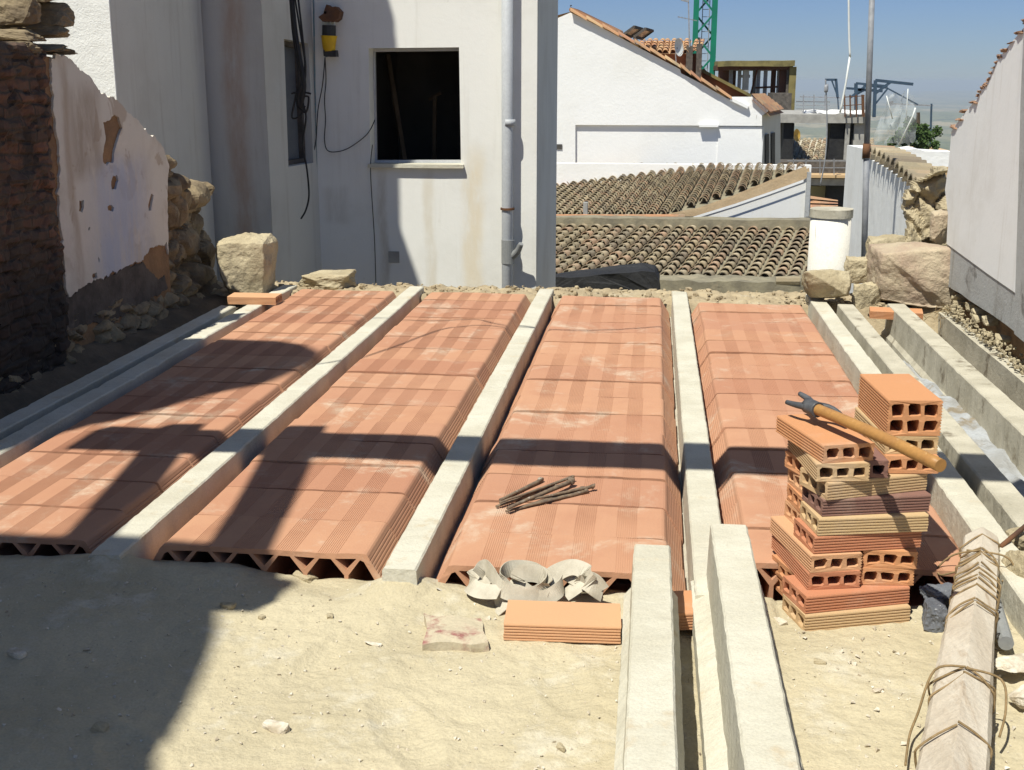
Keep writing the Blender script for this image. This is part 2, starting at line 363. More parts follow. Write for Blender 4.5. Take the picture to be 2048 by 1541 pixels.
# ------------------------------------------------------------ the roof deck: joists and clay blocks
JW = .078
def joist(name, X, Y0, Y1, zt, label, m, wt=JW, wb=.12, h=.17, yaw=0., group='concrete joists across the open floor', x1=None):
    o = empty(name, (X, Y0, zt-h), label, 'joist', group)
    bm = bmesh.new(); c = .004
    prf = [(-wb/2, -h), (-wb/2, -h+.045), (-wt/2-.004, -h+.065), (-wt/2, -c), (-wt/2+c, 0), (wt/2-c, 0), (wt/2, -c), (wt/2+.004, -h+.065), (wb/2, -h+.045), (wb/2, -h)]
    n = int((Y1-Y0)/.025)+1; rg = []
    for i in range(n+1):
        y = Y0+(Y1-Y0)*i/n; xo = 0 if x1 is None else (x1-X)*i/n
        r_ = []
        for k, (px, pz) in enumerate(prf):
            p = V(X+xo+px, y, zt+pz)
            nz = mn.noise_vector(V(p.x*3, y*2.5, p.z*3+X*5)); p += V(nz.x, 0, nz.z)*.0016
            nz = mn.noise_vector(V(p.x*40, y*45, p.z*40)); p += V(nz.x, nz.y*.5, nz.z)*.0018
            if k in (3, 4, 5, 6): p.z -= max(0, mn.noise(V(y*14, X*9, k//5))-.38)*.012
            r_.append(bm.verts.new(p))
        rg.append(r_)
    for i in range(n):
        for k in range(len(prf)): bm.faces.new((rg[i][k], rg[i][(k+1) % len(prf)], rg[i+1][(k+1) % len(prf)], rg[i+1][k]))
    bm.faces.new(rg[0]); bm.faces.new(rg[-1])
    obj('beam', bm, m, o); return o
def tagjoist(o): return o
YN = gz(1100, 1140, 0).y; YF = gz(1350, 583, 0).y
XC = -.544; SP = .70
XJ = [XC-2*SP, XC-SP, XC, XC+SP, XC+2*SP-.012]
JL = ['pale concrete joist left of the leftmost bay of clay blocks', 'pale concrete joist between the two left bays, crossed by the wide shadows',
      'pale concrete joist dividing the second and third bays, dark gap on its right', 'pale concrete joist ending behind the two foreground beams, fourth from the left',
      'pale concrete joist along the right edge of the clay blocks, behind the brick stack']
for i, X in enumerate(XJ):
    y0 = [1.2, YN-.03, YN-.035, YN-.1, 2.2][i]
    joist('concrete_joist', X, y0, YF, 0 if i else -.005, JL[i], M['conc'])
joist('concrete_joist', XJ[0]-.135, 1.2, gz(470, 607, 0).y, -.012, 'outermost left concrete joist, mostly shaded, beside the ruined wall', M['conc'])
XE2 = gz(1687, 605, 0).x
joist('concrete_joist', XE2+.005, 1.6, gz(1685, 607, 0).y, -.004, 'mortar-stained concrete joist next to the last joist of the clay deck', M['conc2'])
XG = gz(1790, 610, 0).x
joist('concrete_joist', XG+.01, 1.5, gz(1790, 608, 0).y, .0, 'rough old concrete joist in front of the dark hole at right', M['conc2'], wt=.085, h=.19)
# two long beams lying on the sand, running out of the frame towards the viewer
joist('concrete_joist', .022, -.6, gz(1302, 1090, .105).y, .105, 'left one of two pale beams laid on the sand in the foreground', M['conc'], wt=.078, wb=.115, h=.165, group='loose joists laid on the sand')
joist('concrete_joist', .206, -.6, gz(1460, 1049, .125).y, .125, 'right one of two pale beams laid on the sand, reaching nearer the clay deck', M['conc'], wt=.08, wb=.155, h=.185, group='loose joists laid on the sand', x1=.188)

# clay vault blocks
def block_mesh(seed):
    bm = bmesh.new(); TW, BW, H, SD = .252, .297, .135, .080
    top = []
    nb = 9; TE = TW-.018; bw = 2*TE/nb
    for b in range(nb):
        xa = -TE+b*bw
        if b % 2 == 1:
            ng = 10
            for g in range(ng):
                x0 = xa+bw*(g/ng); x1 = xa+bw*((g+.5)/ng)
                top += [(x0+.0002, 0), (x1, 0), (x1+.0003, -.0010), (xa+bw*((g+1)/ng)-.0002, -.0010)]
        else: top += [(xa, 0), (xa+bw*.5, .0004), (xa+bw, 0)]
    right = []
    n = 9
    for i in range(n):
        t0, t1 = (i+.12)/n, (i+.62)/n
        def P(t, off): return (TW+.002+(BW-TW-.002)*t+off, -.010-(SD-.010)*t-off*.3)
        right += [P(t0, .001), P(t1, .001), P(t1+.03, -.0012), P((i+1)/n, -.0012)]
    cn = [(TW-.009, -.0006), (TW-.003, -.0025), (TW+.001, -.0065)]
    out = [(-BW, -H), (-BW, -SD)]+[(-x, z) for x, z in right[::-1]]+[(-x, z) for x, z in cn[::-1]]+top+cn+right+[(BW, -SD), (BW, -H)]
    o2 = []
    for p in out:
        if not o2 or (abs(p[0]-o2[-1][0])+abs(p[1]-o2[-1][1])) > 1e-4: o2.append(p)
    xs = [-.2, -.1, 0, .1, .2]; holes = []
    for x in xs: holes.append([(x-.026, -.013), (x+.026, -.013), (x, -.042)])
    for a, b in zip(xs, xs[1:]):
        holes.append([(a+.005, -.122), (a+.005, -.055), (a+.036, -.014), (b-.036, -.014), (b-.005, -.055), (b-.005, -.122)])
    holes.append([(.205, -.122), (.205, -.055), (.234, -.016), (.243, -.02), (.280, -.086), (.280, -.122)])
    holes.append([(-x, z) for x, z in holes[-1]][::-1])
    prism(bm, o2, holes, lambda u, v, w_: V(u, w_, v), 0, .2155)
    for v in bm.verts:
        e = mn.noise(V(v.co.x*9, seed*5.3+v.co.y*40, v.co.z*9))*.0045+mn.noise(V(v.co.x*45, seed*2.3+v.co.y*40, v.co.z*30))*.0018
        v.co.y += e+(v.co.x*.006*math.sin(seed)); v.co.z += mn.noise(V(v.co.x*4, v.co.y*3, seed*9.1))*.0035
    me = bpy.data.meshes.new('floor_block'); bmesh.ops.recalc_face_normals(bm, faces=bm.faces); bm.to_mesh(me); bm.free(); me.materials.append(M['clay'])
    return me
bmeshes = [block_mesh(i) for i in range(5)]
PITCHB = .2236; ORD = ['nearest', 'second', 'third', 'fourth', 'fifth', 'sixth', 'seventh', 'eighth', 'ninth', 'tenth', 'eleventh', 'twelfth', 'thirteenth', 'fourteenth', 'fifteenth', 'sixteenth', 'seventeenth']
BAYS = ['leftmost bay', 'second bay from the left', 'third bay from the left', 'rightmost bay']
for b in range(4):
    xc = (XJ[b]+XJ[b+1])/2
    yend = gz(1200, 597, -.012).y
    ys = YN+[.07, .055, .02, .12][b]
    k = 0; y = ys
    while y+PITCHB*.6 < yend:
        o = bpy.data.objects.new('floor_block', random.choice(bmeshes)); COL.objects.link(o)
        o.location = (xc+random.uniform(-.003, .003), y+.001, -.008+random.uniform(-.003, .003)); 
        o.rotation_euler = (random.uniform(-.007, .007), random.uniform(-.003, .003), random.uniform(-.008, .008))
        nm = ORD[k] if k else 'nearest'
        tag(o, f'ribbed terracotta block in the {BAYS[b]}, {nm}'+(', hollow end showing' if k == 0 else ' from the front edge'), 'floor block', 'terracotta floor blocks between the joists')
        y += PITCHB; k += 1
# ------------------------------------------------------------ ground: sand, dark void below the deck, dirt ledge
FEET = [(-.42, 1.92, .5), (-.15, 2.14, .3), (-.62, 2.2, -.4), (-.30, 1.62, 1.0), (.62, 1.85, -.3), (-.85, 1.75, .7), (.75, 2.15, .6)]
def sandz(x, y):
    z = -.072+mn.fractal(V(x, y, 0)*1.3, 1, 2, 3)*.014+mn.fractal(V(x, y, 4)*7, 1, 2, 4)*.0055+mn.fractal(V(x*26, y*26, 1), .7, 2, 3)*.0024-max(0, mn.noise(V(x*9+y*4, y*14-x*3, 8))-.35)*.012
    z += .022*math.exp(-((x+1.3)/.55)**2-((y-2.35)/.3)**2)+.012*math.exp(-((x+.62)/.05)**2-((y-2.5)/.05)**2)
    ye = YN+.01+.01*mn.noise(V(x*9, 1, 1)); z += (.012 if x < .3 else .0)*math.exp(-((y-YN)/.09)**2)*(1+mn.noise(V(x*11, y*11, 5)))
    z -= .022*math.exp(-((x+.76)/.17)**4)*math.exp(-((y-YN-.02)/.09)**2)
    for jx in (-1.244, -.544): z += .030*math.exp(-((x-jx)/.07)**2-((y-YN+.02)/.06)**2)
    for fx, fy, fa in FEET:
        a_ = (x-fx)*math.cos(fa)+(y-fy)*math.sin(fa); b_ = -(x-fx)*math.sin(fa)+(y-fy)*math.cos(fa)
        q = (a_/.048)**2+(b_/.13)**2
        if q < 3: z += -.006*math.exp(-q**2)+.003*math.exp(-((q-1.5)/.4)**2)+(.0012*math.sin(b_*380) if q < .9 else 0)
    if y > ye+.05: z -= min(.14, (y-ye-.05)*1.5)
    if x > 1.0: z += .02*min(1, (x-1.0)*2)
    return z
bm = bmesh.new(); nx, ny = 620, 380; g = []
for j in range(ny+1):
    y = .6+(2.75-.6)*j/ny
    g.append([bm.verts.new((-2.6+4.4*i/nx, y, sandz(-2.6+4.4*i/nx, y))) for i in range(nx+1)])
for j in range(ny):
    for i in range(nx): bm.faces.new((g[j][i], g[j][i+1], g[j+1][i+1], g[j+1][i]))
struct('sand_ground', bm, M['sand'], True)
bm = bmesh.new(); box(bm, -2.6, 1.9, -1.5, .6, -.4, -.085); struct('slab_ground', bm, M['sand'])
bm = bmesh.new(); g = []
for j in range(60):
    y = 2.3+4.3*j/59; g.append([bm.verts.new((-2.6+4.4*i/70, y, -.205+mn.fractal(V(i*.1, y*2, 3), 1, 2, 3)*.012)) for i in range(71)])
for j in range(59):
    for i in range(70): bm.faces.new((g[j][i], g[j][i+1], g[j+1][i+1], g[j+1][i]))
struct('floor_void', bm, M['darkdirt'], True)
# far ledge of broken mortar on which the joists rest
YB = gz(1200, 597, -.012).y
bm = bmesh.new(); g = []; nx, ny = 420, 46
for j in range(ny+1):
    t = j/ny; row = []
    for i in range(nx+1):
        x = -2.5+4.1*i/nx; y = YB-.0+(.42)*t
        z = -.03+mn.fractal(V(x*6, y*6, 2), 1, 2, 4)*.014+mn.fractal(V(x*24, y*24, 7), .8, 2, 4)*.012
        z -= .13*(1-min(1, t*8)) + (.5 if t > .93 else 0)
        row.append(bm.verts.new((x, y+mn.noise(V(x*8, 0, 3))*.03, z)))
    g.append(row)
for j in range(ny):
    for i in range(nx): bm.faces.new((g[j][i], g[j][i+1], g[j+1][i+1], g[j+1][i]))
struct('mortar_ledge', bm, M['dirt'], True)
bm = bmesh.new(); box(bm, -2.5, 1.6, YB+.12, YB+.41, -2.5, -.12); struct('ledge_wall', bm, M['dirt'])
# chunks of dry mortar on the ledge and grains on the sand
bm = bmesh.new(); rnd = random.Random(3)
for i in range(420):
    x = rnd.uniform(-2.2, 1.3); y = YB+rnd.uniform(.0, .4); s = rnd.choice([.003, .004, .005, .006, .008, .012])
    rock(bm, V(x, y, -.024+s*.3), (s*1.4, s, s*.8), i, rnd.uniform(0, 3), 1, 1)
tag(obj('mortar_crumbs', bm, M['dirt']), 'crumbs of dry mortar along the far ledge of the deck', 'rubble', kind='stuff')
bm = bmesh.new()
for i in range(3200):
    x = rnd.uniform(-1.8, 1.5); y = rnd.uniform(1.2, YN-.02); s = rnd.choice([.0014, .0018, .0022, .003, .0045]) * (1.5 if x > .3 else 1)*(1.8 if rnd.random() < .03 else 1)
    c = V(x, y, sandz(x, y)+s*.3); vs = [bm.verts.new(c+V(rnd.uniform(-1, 1), rnd.uniform(-1, 1), rnd.uniform(-.6, 1)).normalized()*s) for _ in range(6)]
    try: bmesh.ops.convex_hull(bm, input=vs)
    except Exception: pass
M['grit'] = mat('pale_grit', (.70, .65, .55), (.45, .38, .28), 30, .9)
tag(obj('sand_grit', bm, M['grit']), 'pale grit and crumbs scattered over the sand', 'grit', kind='stuff')
# ------------------------------------------------------------ single stones and bricks
def stone(x0, y0, x1, y1, Y, label, m='stone', seed=1, dep=None, rz=0, ang=1., sq=.6, name='stone', grp=None):
    c = gy((x0+x1)/2, (y0+y1)/2, Y); k = ppm(c); sx, sz = (x1-x0)/2/k/.93, (y1-y0)/2/k/.93
    bm = bmesh.new(); rock(bm, c, (sx, dep or sx*.8, sz), seed, rz, ang, 4, sq)
    return tag(obj(name, bm, M[m], None, True), label, 'stone', grp)
stone(443, 472, 545, 590, 6.12, 'large squarish sunlit sandstone block beside the rubble end of the left wall', seed=11, sq=.9, ang=.8)
stone(600, 542, 708, 588, 6.42, 'flat tan stone lying on the far ledge below the cables', seed=12, sq=.5, dep=.13)
stone(1603, 533, 1708, 603, 6.12, 'smooth rounded tan boulder in front of the white cylinder', seed=14, sq=.25, ang=.5, dep=.16)
stone(1690, 515, 1748, 566, 6.45, 'small squarish tan stone between the boulder and the reddish rock', seed=15, sq=.7)
stone(1703, 564, 1757, 650, 6.2, 'upright tan stone under the small squarish stone, by the joist ends', seed=16, sq=.7)
stone(1748, 490, 1898, 602, 6.3, 'largest rough reddish rock above the dark hole at right', 'stoner', seed=23, sq=.85, ang=.45, dep=.2)
stone(1733, 474, 1815, 545, 6.62, 'sandy stone behind the largest reddish rock', seed=18, sq=.6)
stone(1858, 422, 1902, 492, 6.5, 'brownish wedge stone against the end of the right wall', 'stoner', seed=19, sq=.5)
def brick_mesh(L=.245, W=.117, H=.039, rows=1, nh=3, ribs=6, seed=0):
    bm = bmesh.new(); out = []
    def side(sg):
        p = []
        for i in range(ribs*rows):
            a = H*(i+.1)/(ribs*rows); b = H*(i+.55)/(ribs*rows); c = H*(i+.65)/(ribs*rows); d = H*(i+1)/(ribs*rows)
            p += [(sg*W/2, a), (sg*W/2, b), (sg*(W/2-.0022), c), (sg*(W/2-.0022), d-.0001)]
        return p
    r_ = side(1); l_ = side(-1)[::-1]
    out = [(-W/2+.002, 0), (W/2-.002, 0)]+r_[:-2]+[(W/2-.0015, H), (-W/2+.0015, H)]+l_[2:]
    holes = []; t = .009; hw = (W-t*(nh+1))/nh; hh = (H-t*(rows+1)*.95)/rows
    rnd = random.Random(seed+5)
    for r0 in range(rows):
        for i in range(nh):
            x0 = -W/2+t+i*(hw+t); z0 = t*.95+r0*(hh+t*.95); j = lambda: rnd.uniform(-.002, .002); c = .0035
            holes.append([(x0+c, z0+j()), (x0+hw-c, z0+j()), (x0+hw+j(), z0+c), (x0+hw+j(), z0+hh-c), (x0+hw-c, z0+hh+j()), (x0+c, z0+hh+j()), (x0+j(), z0+hh-c), (x0+j(), z0+c)])
    prism(bm, out, holes, lambda u, v, w_: V(w_, u, v), 0, L)
    bmesh.ops.translate(bm, verts=bm.verts, vec=(0, W/2, 0))
    for v in bm.verts:
        v.co += mn.noise_vector(V(v.co.x*12, v.co.y*12, v.co.z*12+seed*4))*.0016
        v.co.x += mn.noise(V(v.co.y*60, v.co.z*60, seed+v.co.x*9))*.0022
    me = bpy.data.meshes.new('hollow_brick'); bmesh.ops.recalc_face_normals(bm, faces=bm.faces); bm.to_mesh(me); bm.free()
    return me
def brick(loc, rz, m, label, group='hollow bricks stacked by the loose beams', big=False, tilt=(0, 0)):
    """origin: lower front left corner; long axis along local x, width along local y"""
    me = brick_mesh(seed=random.randint(0, 999), **(dict(H=.08, rows=2) if big else {})); me.materials.append(M[m])
    o = bpy.data.objects.new('hollow_brick', me); COL.objects.link(o); o.location = loc; o.rotation_euler = (tilt[0], tilt[1], rz)
    return tag(o, label, 'brick', group)
def Z7(cx, cy): return (1450+cx/2.568, 720+cy/2.568)
ZB = -.078; HB = .0395
def lay(k): return ZB+HB*k
def longbrick(cl, cr, k, m, lab, back=0, shift=0.):
    """brick showing its ribbed long side: cl, cr = crop pixels of the lower front corners; k = layer index"""
    a = gz(*Z7(*cl), lay(k)); b = gz(*Z7(*cr), lay(k)); th_ = math.atan2(b.y-a.y, b.x-a.x)
    d = V(math.cos(th_), math.sin(th_), 0); n = V(-d.y, d.x, 0)
    p = a+n*(back*.121)+d*shift
    return brick((p.x, p.y, lay(k)+.0003*k), th_, m, lab)
longbrick((405, 1400), (965, 1350), 0, 'brick_y', 'buff ribbed brick at the bottom front of the stack, on the sand')
longbrick((405, 1400), (965, 1350), 0, 'brick_o', 'orange brick at the bottom of the stack behind the buff one, holes to the left', 1, .03)
longbrick((412, 1306), (980, 1248), 1, 'brick_r', 'red ribbed brick second from the bottom at the front of the stack')
longbrick((412, 1306), (980, 1248), 1, 'brick_o', 'orange brick second from bottom at the back of the stack, holes leftward', 1, .03)
def endbrick(cl, cr, k, m, lab, big=False, zoff=0., turn=None, tilt=(0, 0)):
    """brick showing its holed end: cl, cr lower corners of the end face"""
    a = gz(*Z7(*cl), lay(k)+zoff); b = gz(*Z7(*cr), lay(k)+zoff); th_ = math.atan2(b.y-a.y, b.x-a.x) if turn is None else turn
    # rotate so that local x points away from the viewer, end face spans a->b
    th2 = th_+math.pi/2; o = brick((b.x, b.y, lay(k)+zoff+.0003*k), th2, m, lab, big=big, tilt=tilt); return o
endbrick((430, 1192), (690, 1172), 2, 'brick_r', 'red brick with three holes facing forward, lower left of the four crosswise bricks', turn=R(13))
endbrick((706, 1178), (968, 1160), 2, 'brick_o', 'orange brick with three holes facing forward, lower right of the four crosswise bricks', turn=R(5))
endbrick((448, 1102), (700, 1080), 3, 'brick_p', 'pale orange brick with three holes forward, upper left of the four crosswise bricks', turn=R(15))
endbrick((728, 1087), (985, 1075), 3, 'brick_o', 'orange brick with three ragged holes forward, upper right of the four crosswise bricks', turn=R(2))
longbrick((455, 1000), (1045, 965), 4, 'brick_r', 'red ribbed brick resting on the four crosswise bricks')
longbrick((455, 1000), (1045, 965), 4, 'brick_p', 'pale brick end with holes, fifth layer from the bottom, far left side', 1, .025)
longbrick((478, 910), (1078, 885), 5, 'brick_y', 'buff ribbed brick just below the dark brick')
longbrick((478, 910), (1078, 885), 5, 'brick_o', 'orange brick end, sixth layer from the bottom, far left side', 1, .01)
longbrick((500, 812), (1088, 780), 6, 'brick_d', 'dark purplish overfired brick in the upper middle of the stack')
longbrick((500, 812), (1088, 780), 6, 'brick_p', 'pale brick end level with the dark brick, far left side', 1, .012)
longbrick((523, 727), (1100, 665), 7, 'brick_y', 'buff ribbed brick just above the dark brick')
longbrick((523, 727), (1100, 665), 7, 'brick_o', 'orange brick end above the pale one, topmost of the left rear ends', 1, .03)
endbrick((478, 636), (742, 628), 8, 'brick_y', 'buff brick pointing forward with three holes, under the tilted orange brick', turn=R(8))
endbrick((852, 600), (1095, 590), 8, 'brick_o', 'orange brick under the double brick, with holes behind the handle end', turn=R(6))
endbrick((758, 622), (835, 612), 8, 'brick_d', 'dark brick wedged in the shaded gap under the hammer handle', turn=R(7))
endbrick((592, 545), (762, 522), 9, 'brick_o', 'bright orange brick on top at left, with the hammer handle across it', turn=R(18))
endbrick((848, 505), (1090, 490), 9, 'brick_y', 'buff brick directly under the tall double brick', turn=R(6))
endbrick((848, 415), (1103, 400), 10, 'brick_o', 'tall orange double brick with six holes on top of the stack', True, turn=R(5))
# brick on the sand, brick end between the beams, brick pieces at the joist ends
a = gz(1007, 1285, -.075); brick((a.x, a.y, -.070), R(2.0), 'brick_p', 'single pale orange brick lying alone on the sand beside the webbing', 'loose bricks')
a = gz(1345, 1290, -.075); brick((a.x-.05, a.y+.02, -.058), R(12), 'brick_o', 'orange brick half hidden between the two loose beams', 'loose bricks')
a = gz(1738, 652, -.08); brick((a.x, a.y, -.045), R(-8), 'brick_o', 'small orange brick wedged between the old joists by the stones', 'loose bricks')
a = gz(455, 607, -.0); brick((a.x, a.y, -.005), R(1), 'brick_p', 'pale brick lying across the far end of the left joists', 'loose bricks')
# maroon tile fragment
bm = bmesh.new(); q = [gz(*p, -.045) for p in ((848, 1222), (880, 1229), (905, 1226), (962, 1227), (970, 1262), (978, 1276), (940, 1279), (905, 1276), (845, 1280), (853, 1250))]
prism(bm, [(p.x, p.y) for p in q], [], lambda u, v, w_: V(u, v, w_), -.09, -.054); rough(bm, .006, 22, 4)
tag(obj('tile_fragment', bm, M['purple']), 'maroon tile fragment half covered in sand left of the lone brick', 'tile')
for i, (x, y, s, lab, st) in enumerate([(552, 1458, .017, 'oblong white stone chip lying on the sunlit sand', (1.7, .8, .6)), (198, 1462, .013, 'small grey stone in the foreground shade at left', (1.3, 1, .7)),
        (458, 1226, .013, 'small brown stone at the shadow edge below the front of the deck', (1.4, .8, .8)), (35, 1322, .014, 'pale stone in the shade near the left edge', (1.5, .8, .6)),
        (1122, 1495, .008, 'tiny tan pebble near the bottom centre of the sand', (1.3, 1, .7)), (524, 1243, .007, 'tiny grey pebble right of the shadow edge', (1, 1, .8)),
        (745, 1290, .011, 'whitish chip in front of the maroon tile', (2, .7, .3)), (610, 1150, .022, 'crumb of mortar below the open block ends', (1.5, 1, .7))]):
    c = gz(x, y, -.07); bm = bmesh.new(); rock(bm, V(c.x, c.y, sandz(c.x, c.y)+s*.25), (s*st[0], s*st[1], s*st[2]), 50+i, R(-25), 1, 2, .6)
    tag(obj('stone_chip', bm, M['grit'] if i in (0, 3, 6) else M['stone']), lab, 'stone', 'small stones on the sand')
for i, (x, y, s_, lab) in enumerate([(1425, 1215, .012, 'small orange clay chip between the two loose beams'), (1330, 1185, .02, 'pale mortar crumb at the front edge right of the webbing'), (1560, 1240, .012, 'small whitish lump left of the brick stack foot'),
        (1640, 1330, .010, 'tan pebble on the sand below the brick stack'), (1755, 1385, .009, 'whitish pebble between the right beam and the post'), (660, 1240, .008, 'small dark pebble on lit sand near the deck edge'), (1900, 1290, .014, 'pale mortar lump against the rope-wound post')]):
    c = gz(x, y, -.07); bm = bmesh.new(); rock(bm, V(c.x, c.y, sandz(c.x, c.y)+s_*.2), (s_*1.3, s_*.9, s_*.6), 150+i, i, 1, 2, .6)
    tag(obj('stone_chip', bm, M['brick_o'] if i == 0 else M['grit'] if i in (1, 2, 4, 6) else M['stone']), lab, 'stone', 'small stones on the sand')
# mortar lumps and planks at the far right bottom
for i, (x, y, sx, sy, sz, lab, mm) in enumerate([(2045, 1085, .045, .05, .035, 'tan stone at the right edge by the wrapped post top', 'stone'), (2050, 1165, .05, .075, .07, 'rounded tan stone at the right edge beside the dark gap', 'stone'),
        (2035, 1318, .05, .03, .012, 'flat whitish mortar cake at the lower right edge', 'grit'), (2052, 1385, .03, .03, .02, 'pale lump at the lower right corner', 'grit')]):
    c = gz(x, y, -.03); bm = bmesh.new(); rock(bm, V(c.x, c.y, -.045+sz*.4), (sx, sy, sz), 80+i, .5, .8, 3, .4); tag(obj('stone', bm, M[mm]), lab, 'stone')
# ------------------------------------------------------------ hammer lying on the bricks
hr = empty('hammer', gz(*Z7(1110, 545), .33), 'long wooden-handled claw hammer lying across the top of the brick stack', 'hammer')
pa = gz(*Z7(440, 232), .362); pb = gz(*Z7(1108, 545), .352)
pa = V(pa.x, pa.y, .358); pb = V(pb.x, pb.y, .352)
bm = bmesh.new(); pts = [pa.lerp(pb, i/14)+V(0, 0, .004*math.sin(i/14*math.pi)) for i in range(15)]
tube(bm, pts, .0125, 14, .0135); 
for v in bm.verts: v.co += mn.noise_vector(v.co*25)*.0008
obj('handle', bm, M['handle'], hr, True)
d = (pb-pa).normalized(); s = d.cross(ZZ).normalized(); u = s.cross(d)
def HP(a, b, c): return pa+d*a+s*b+u*c
bm = bmesh.new(); tube(bm, [HP(-.012, 0, 0), HP(.0, 0, 0), HP(.02, 0, 0), HP(.03, 0, 0)], .0175, 12)
tube(bm, smoothpath([HP(.005, -.008, .004), HP(.03, -.028, .004), HP(.055, -.036, -.002), HP(.075, -.038, -.01)], 3), .009, 8, .0035)
tube(bm, smoothpath([HP(.0, -.004, .004), HP(-.03, -.014, .008), HP(-.066, -.014, .012)], 3), .0095, 8, .0055)
tube(bm, smoothpath([HP(.0, .006, .0), HP(-.028, .018, -.002), HP(-.062, .022, -.004)], 3), .0095, 8, .0055)
obj('head', bm, M['iron'], hr, True)
# ------------------------------------------------------------ bundle of sticks on the third bay
SK = [((1000, 998), (1082, 960), .006, 'short thick stick at the back of the little heap'), ((992, 1010), (1110, 972), .005, 'straight grey stick near the left of the heap'),
      ((1000, 1003), (1145, 953), .004, 'thin pointed dark stick sticking out at the top of the heap'), ((1015, 1014), (1142, 962), .0062, 'thickest knobbly stick lying on top of the heap'),
      ((1012, 1020), (1165, 978), .0045, 'long pale stick at the front of the heap'), ((1060, 998), (1185, 972), .0045, 'stick with a knob reaching furthest right'),
      ((1030, 1016), (1172, 982), .005, 'brown stick under the front of the heap')]
for i, (p, q, r_, lab) in enumerate(SK):
    zt = .0+[0, 0, .010, .012, .0, .008, 0][i]
    A = gz(*p, zt); B = gz(*q, zt); A.z = zt-.004; B.z = zt-.002; bm = bmesh.new()
    tube(bm, [A.lerp(B, k/9)+mn.noise_vector(V(i*3.3, k*.7, 0))*.002 for k in range(10)], r_*.7, 7, r_*1.15)
    rock(bm, B, (r_*1.7,)*3, i, 0, .5, 1, .3)
    tag(obj('wooden_stick', bm, M['stick'], None, True), lab, 'stick', 'sticks heaped on the clay blocks')
# ------------------------------------------------------------ webbing strap
def ribbon(bm, pts, wd, th_, tilt=V(0, 0, 1)):
    P = smoothpath(pts, 7); rg = []
    for i, p in enumerate(P):
        t = (P[min(i+1, len(P)-1)]-P[max(i-1, 0)]).normalized(); uu = (tilt-t*tilt.dot(t)).normalized()
        uu = (uu+mn.noise_vector(p*10)*.3).normalized(); n_ = t.cross(uu).normalized()
        rg.append([bm.verts.new(p+uu*a*wd/2+n_*b*th_/2) for a, b in ((-1, -1), (1, -1), (1, 1), (-1, 1))])
    for i in range(len(rg)-1):
        for k in range(4): bm.faces.new((rg[i][k], rg[i][(k+1) % 4], rg[i+1][(k+1) % 4], rg[i+1][k]))
    bm.faces.new(rg[0]); bm.faces.new(rg[-1])
bm = bmesh.new()
def S(x, y, z): return gz(x, y, z)
ribbon(bm, [S(955, 1150, -.01), S(970, 1135, .005), S(985, 1150, .0), S(1003, 1178, -.015), S(1040, 1190, -.025), S(1080, 1185, -.02), S(1090, 1160, 0), S(1065, 1140, .012), S(1020, 1138, .012), S(1000, 1158, .0), S(1015, 1182, -.02)], .036, .002, V(.1, .25, 1))
ribbon(bm, [S(1000, 1185, -.02), S(960, 1182, -.03), S(940, 1168, -.03), S(955, 1150, -.02), S(985, 1160, -.015)], .038, .002, V(.2, .9, .6))
ribbon(bm, [S(1085, 1190, -.03), S(1095, 1165, -.005), S(1115, 1145, .01), S(1145, 1135, .018), S(1170, 1145, .01), S(1180, 1170, -.005), S(1205, 1188, -.03)], .042, .002, V(0, .8, .8))
ribbon(bm, [S(1050, 1195, -.035), S(1090, 1196, -.03), S(1118, 1180, -.015), S(1125, 1165, -.01), S(1108, 1163, -.01), S(1098, 1185, -.03)], .034, .002, V(0, .3, 1))
ribbon(bm, [S(1010, 1222, -.055), S(1000, 1205, -.05), S(1030, 1196, -.04), S(1075, 1200, -.04), S(1100, 1188, -.03)], .036, .002, V(0, .9, .5))
ribbon(bm, [S(1170, 1155, 0), S(1190, 1160, 0), S(1207, 1180, -.02)], .03, .0018)
ribbon(bm, [S(1060, 1192, -.03), S(1035, 1170, -.01), S(1045, 1148, .012), S(1080, 1150, .008), S(1095, 1172, -.01), S(1075, 1190, -.028)], .04, .0018, V(.2, .3, .9))
ribbon(bm, [S(1130, 1192, -.035), S(1150, 1178, -.02), S(1165, 1160, -.005), S(1150, 1150, .0), S(1135, 1165, -.012)], .04, .0018, V(.3, .8, .6))
tag(obj('webbing_strap', bm, M['strap'], None, False), 'tangled beige webbing strap heaped at the front edge of the third bay', 'strap')
# ------------------------------------------------------------ rope-wrapped hewn post
pa = gz(1966, 1052, .06); pb = gz(1895, 1560, .075); pa.z = .02; pb.z = -.01
pa = gz(1966, 1075, .0); pb = gz(1893, 1640, .015); pa.z, pb.z = .0, .015
d = (pa-pb).normalized(); s = d.cross(ZZ).normalized(); u = s.cross(d)
wp = empty('timber_post', pb, 'hewn pale timber post wound with rope, lying on the sand at lower right', 'timber')
bm = bmesh.new(); rg = []
for i in range(41):
    t = i/40; c = pb.lerp(pa, t); w_ = .054*(1-.30*t); 
    if i == 40: w_ *= .7; c = c+d*.004
    if i > 36: c += s*-.004*(i-36)/4
    ring = []
    for k, (a, b) in enumerate(((0, 1), (.92, .42), (1.0, .1), (.85, -.75), (0, -.9), (-.9, -.7), (-1.05, .05), (-.95, .3))):
        p = c+s*(a*w_)+u*(b*w_*.95); p += mn.noise_vector(V(k*2.1, t*5, 0))*.004+mn.noise_vector(p*30)*.0015; ring.append(bm.verts.new(p))
    rg.append(ring)
for i in range(40):
    for k in range(8): bm.faces.new((rg[i][k], rg[i][(k+1) % 8], rg[i+1][(k+1) % 8], rg[i+1][k]))
bm.faces.new(rg[0]); bm.faces.new(rg[-1])
obj('post', bm, M['wood'], wp)
bm = bmesh.new()
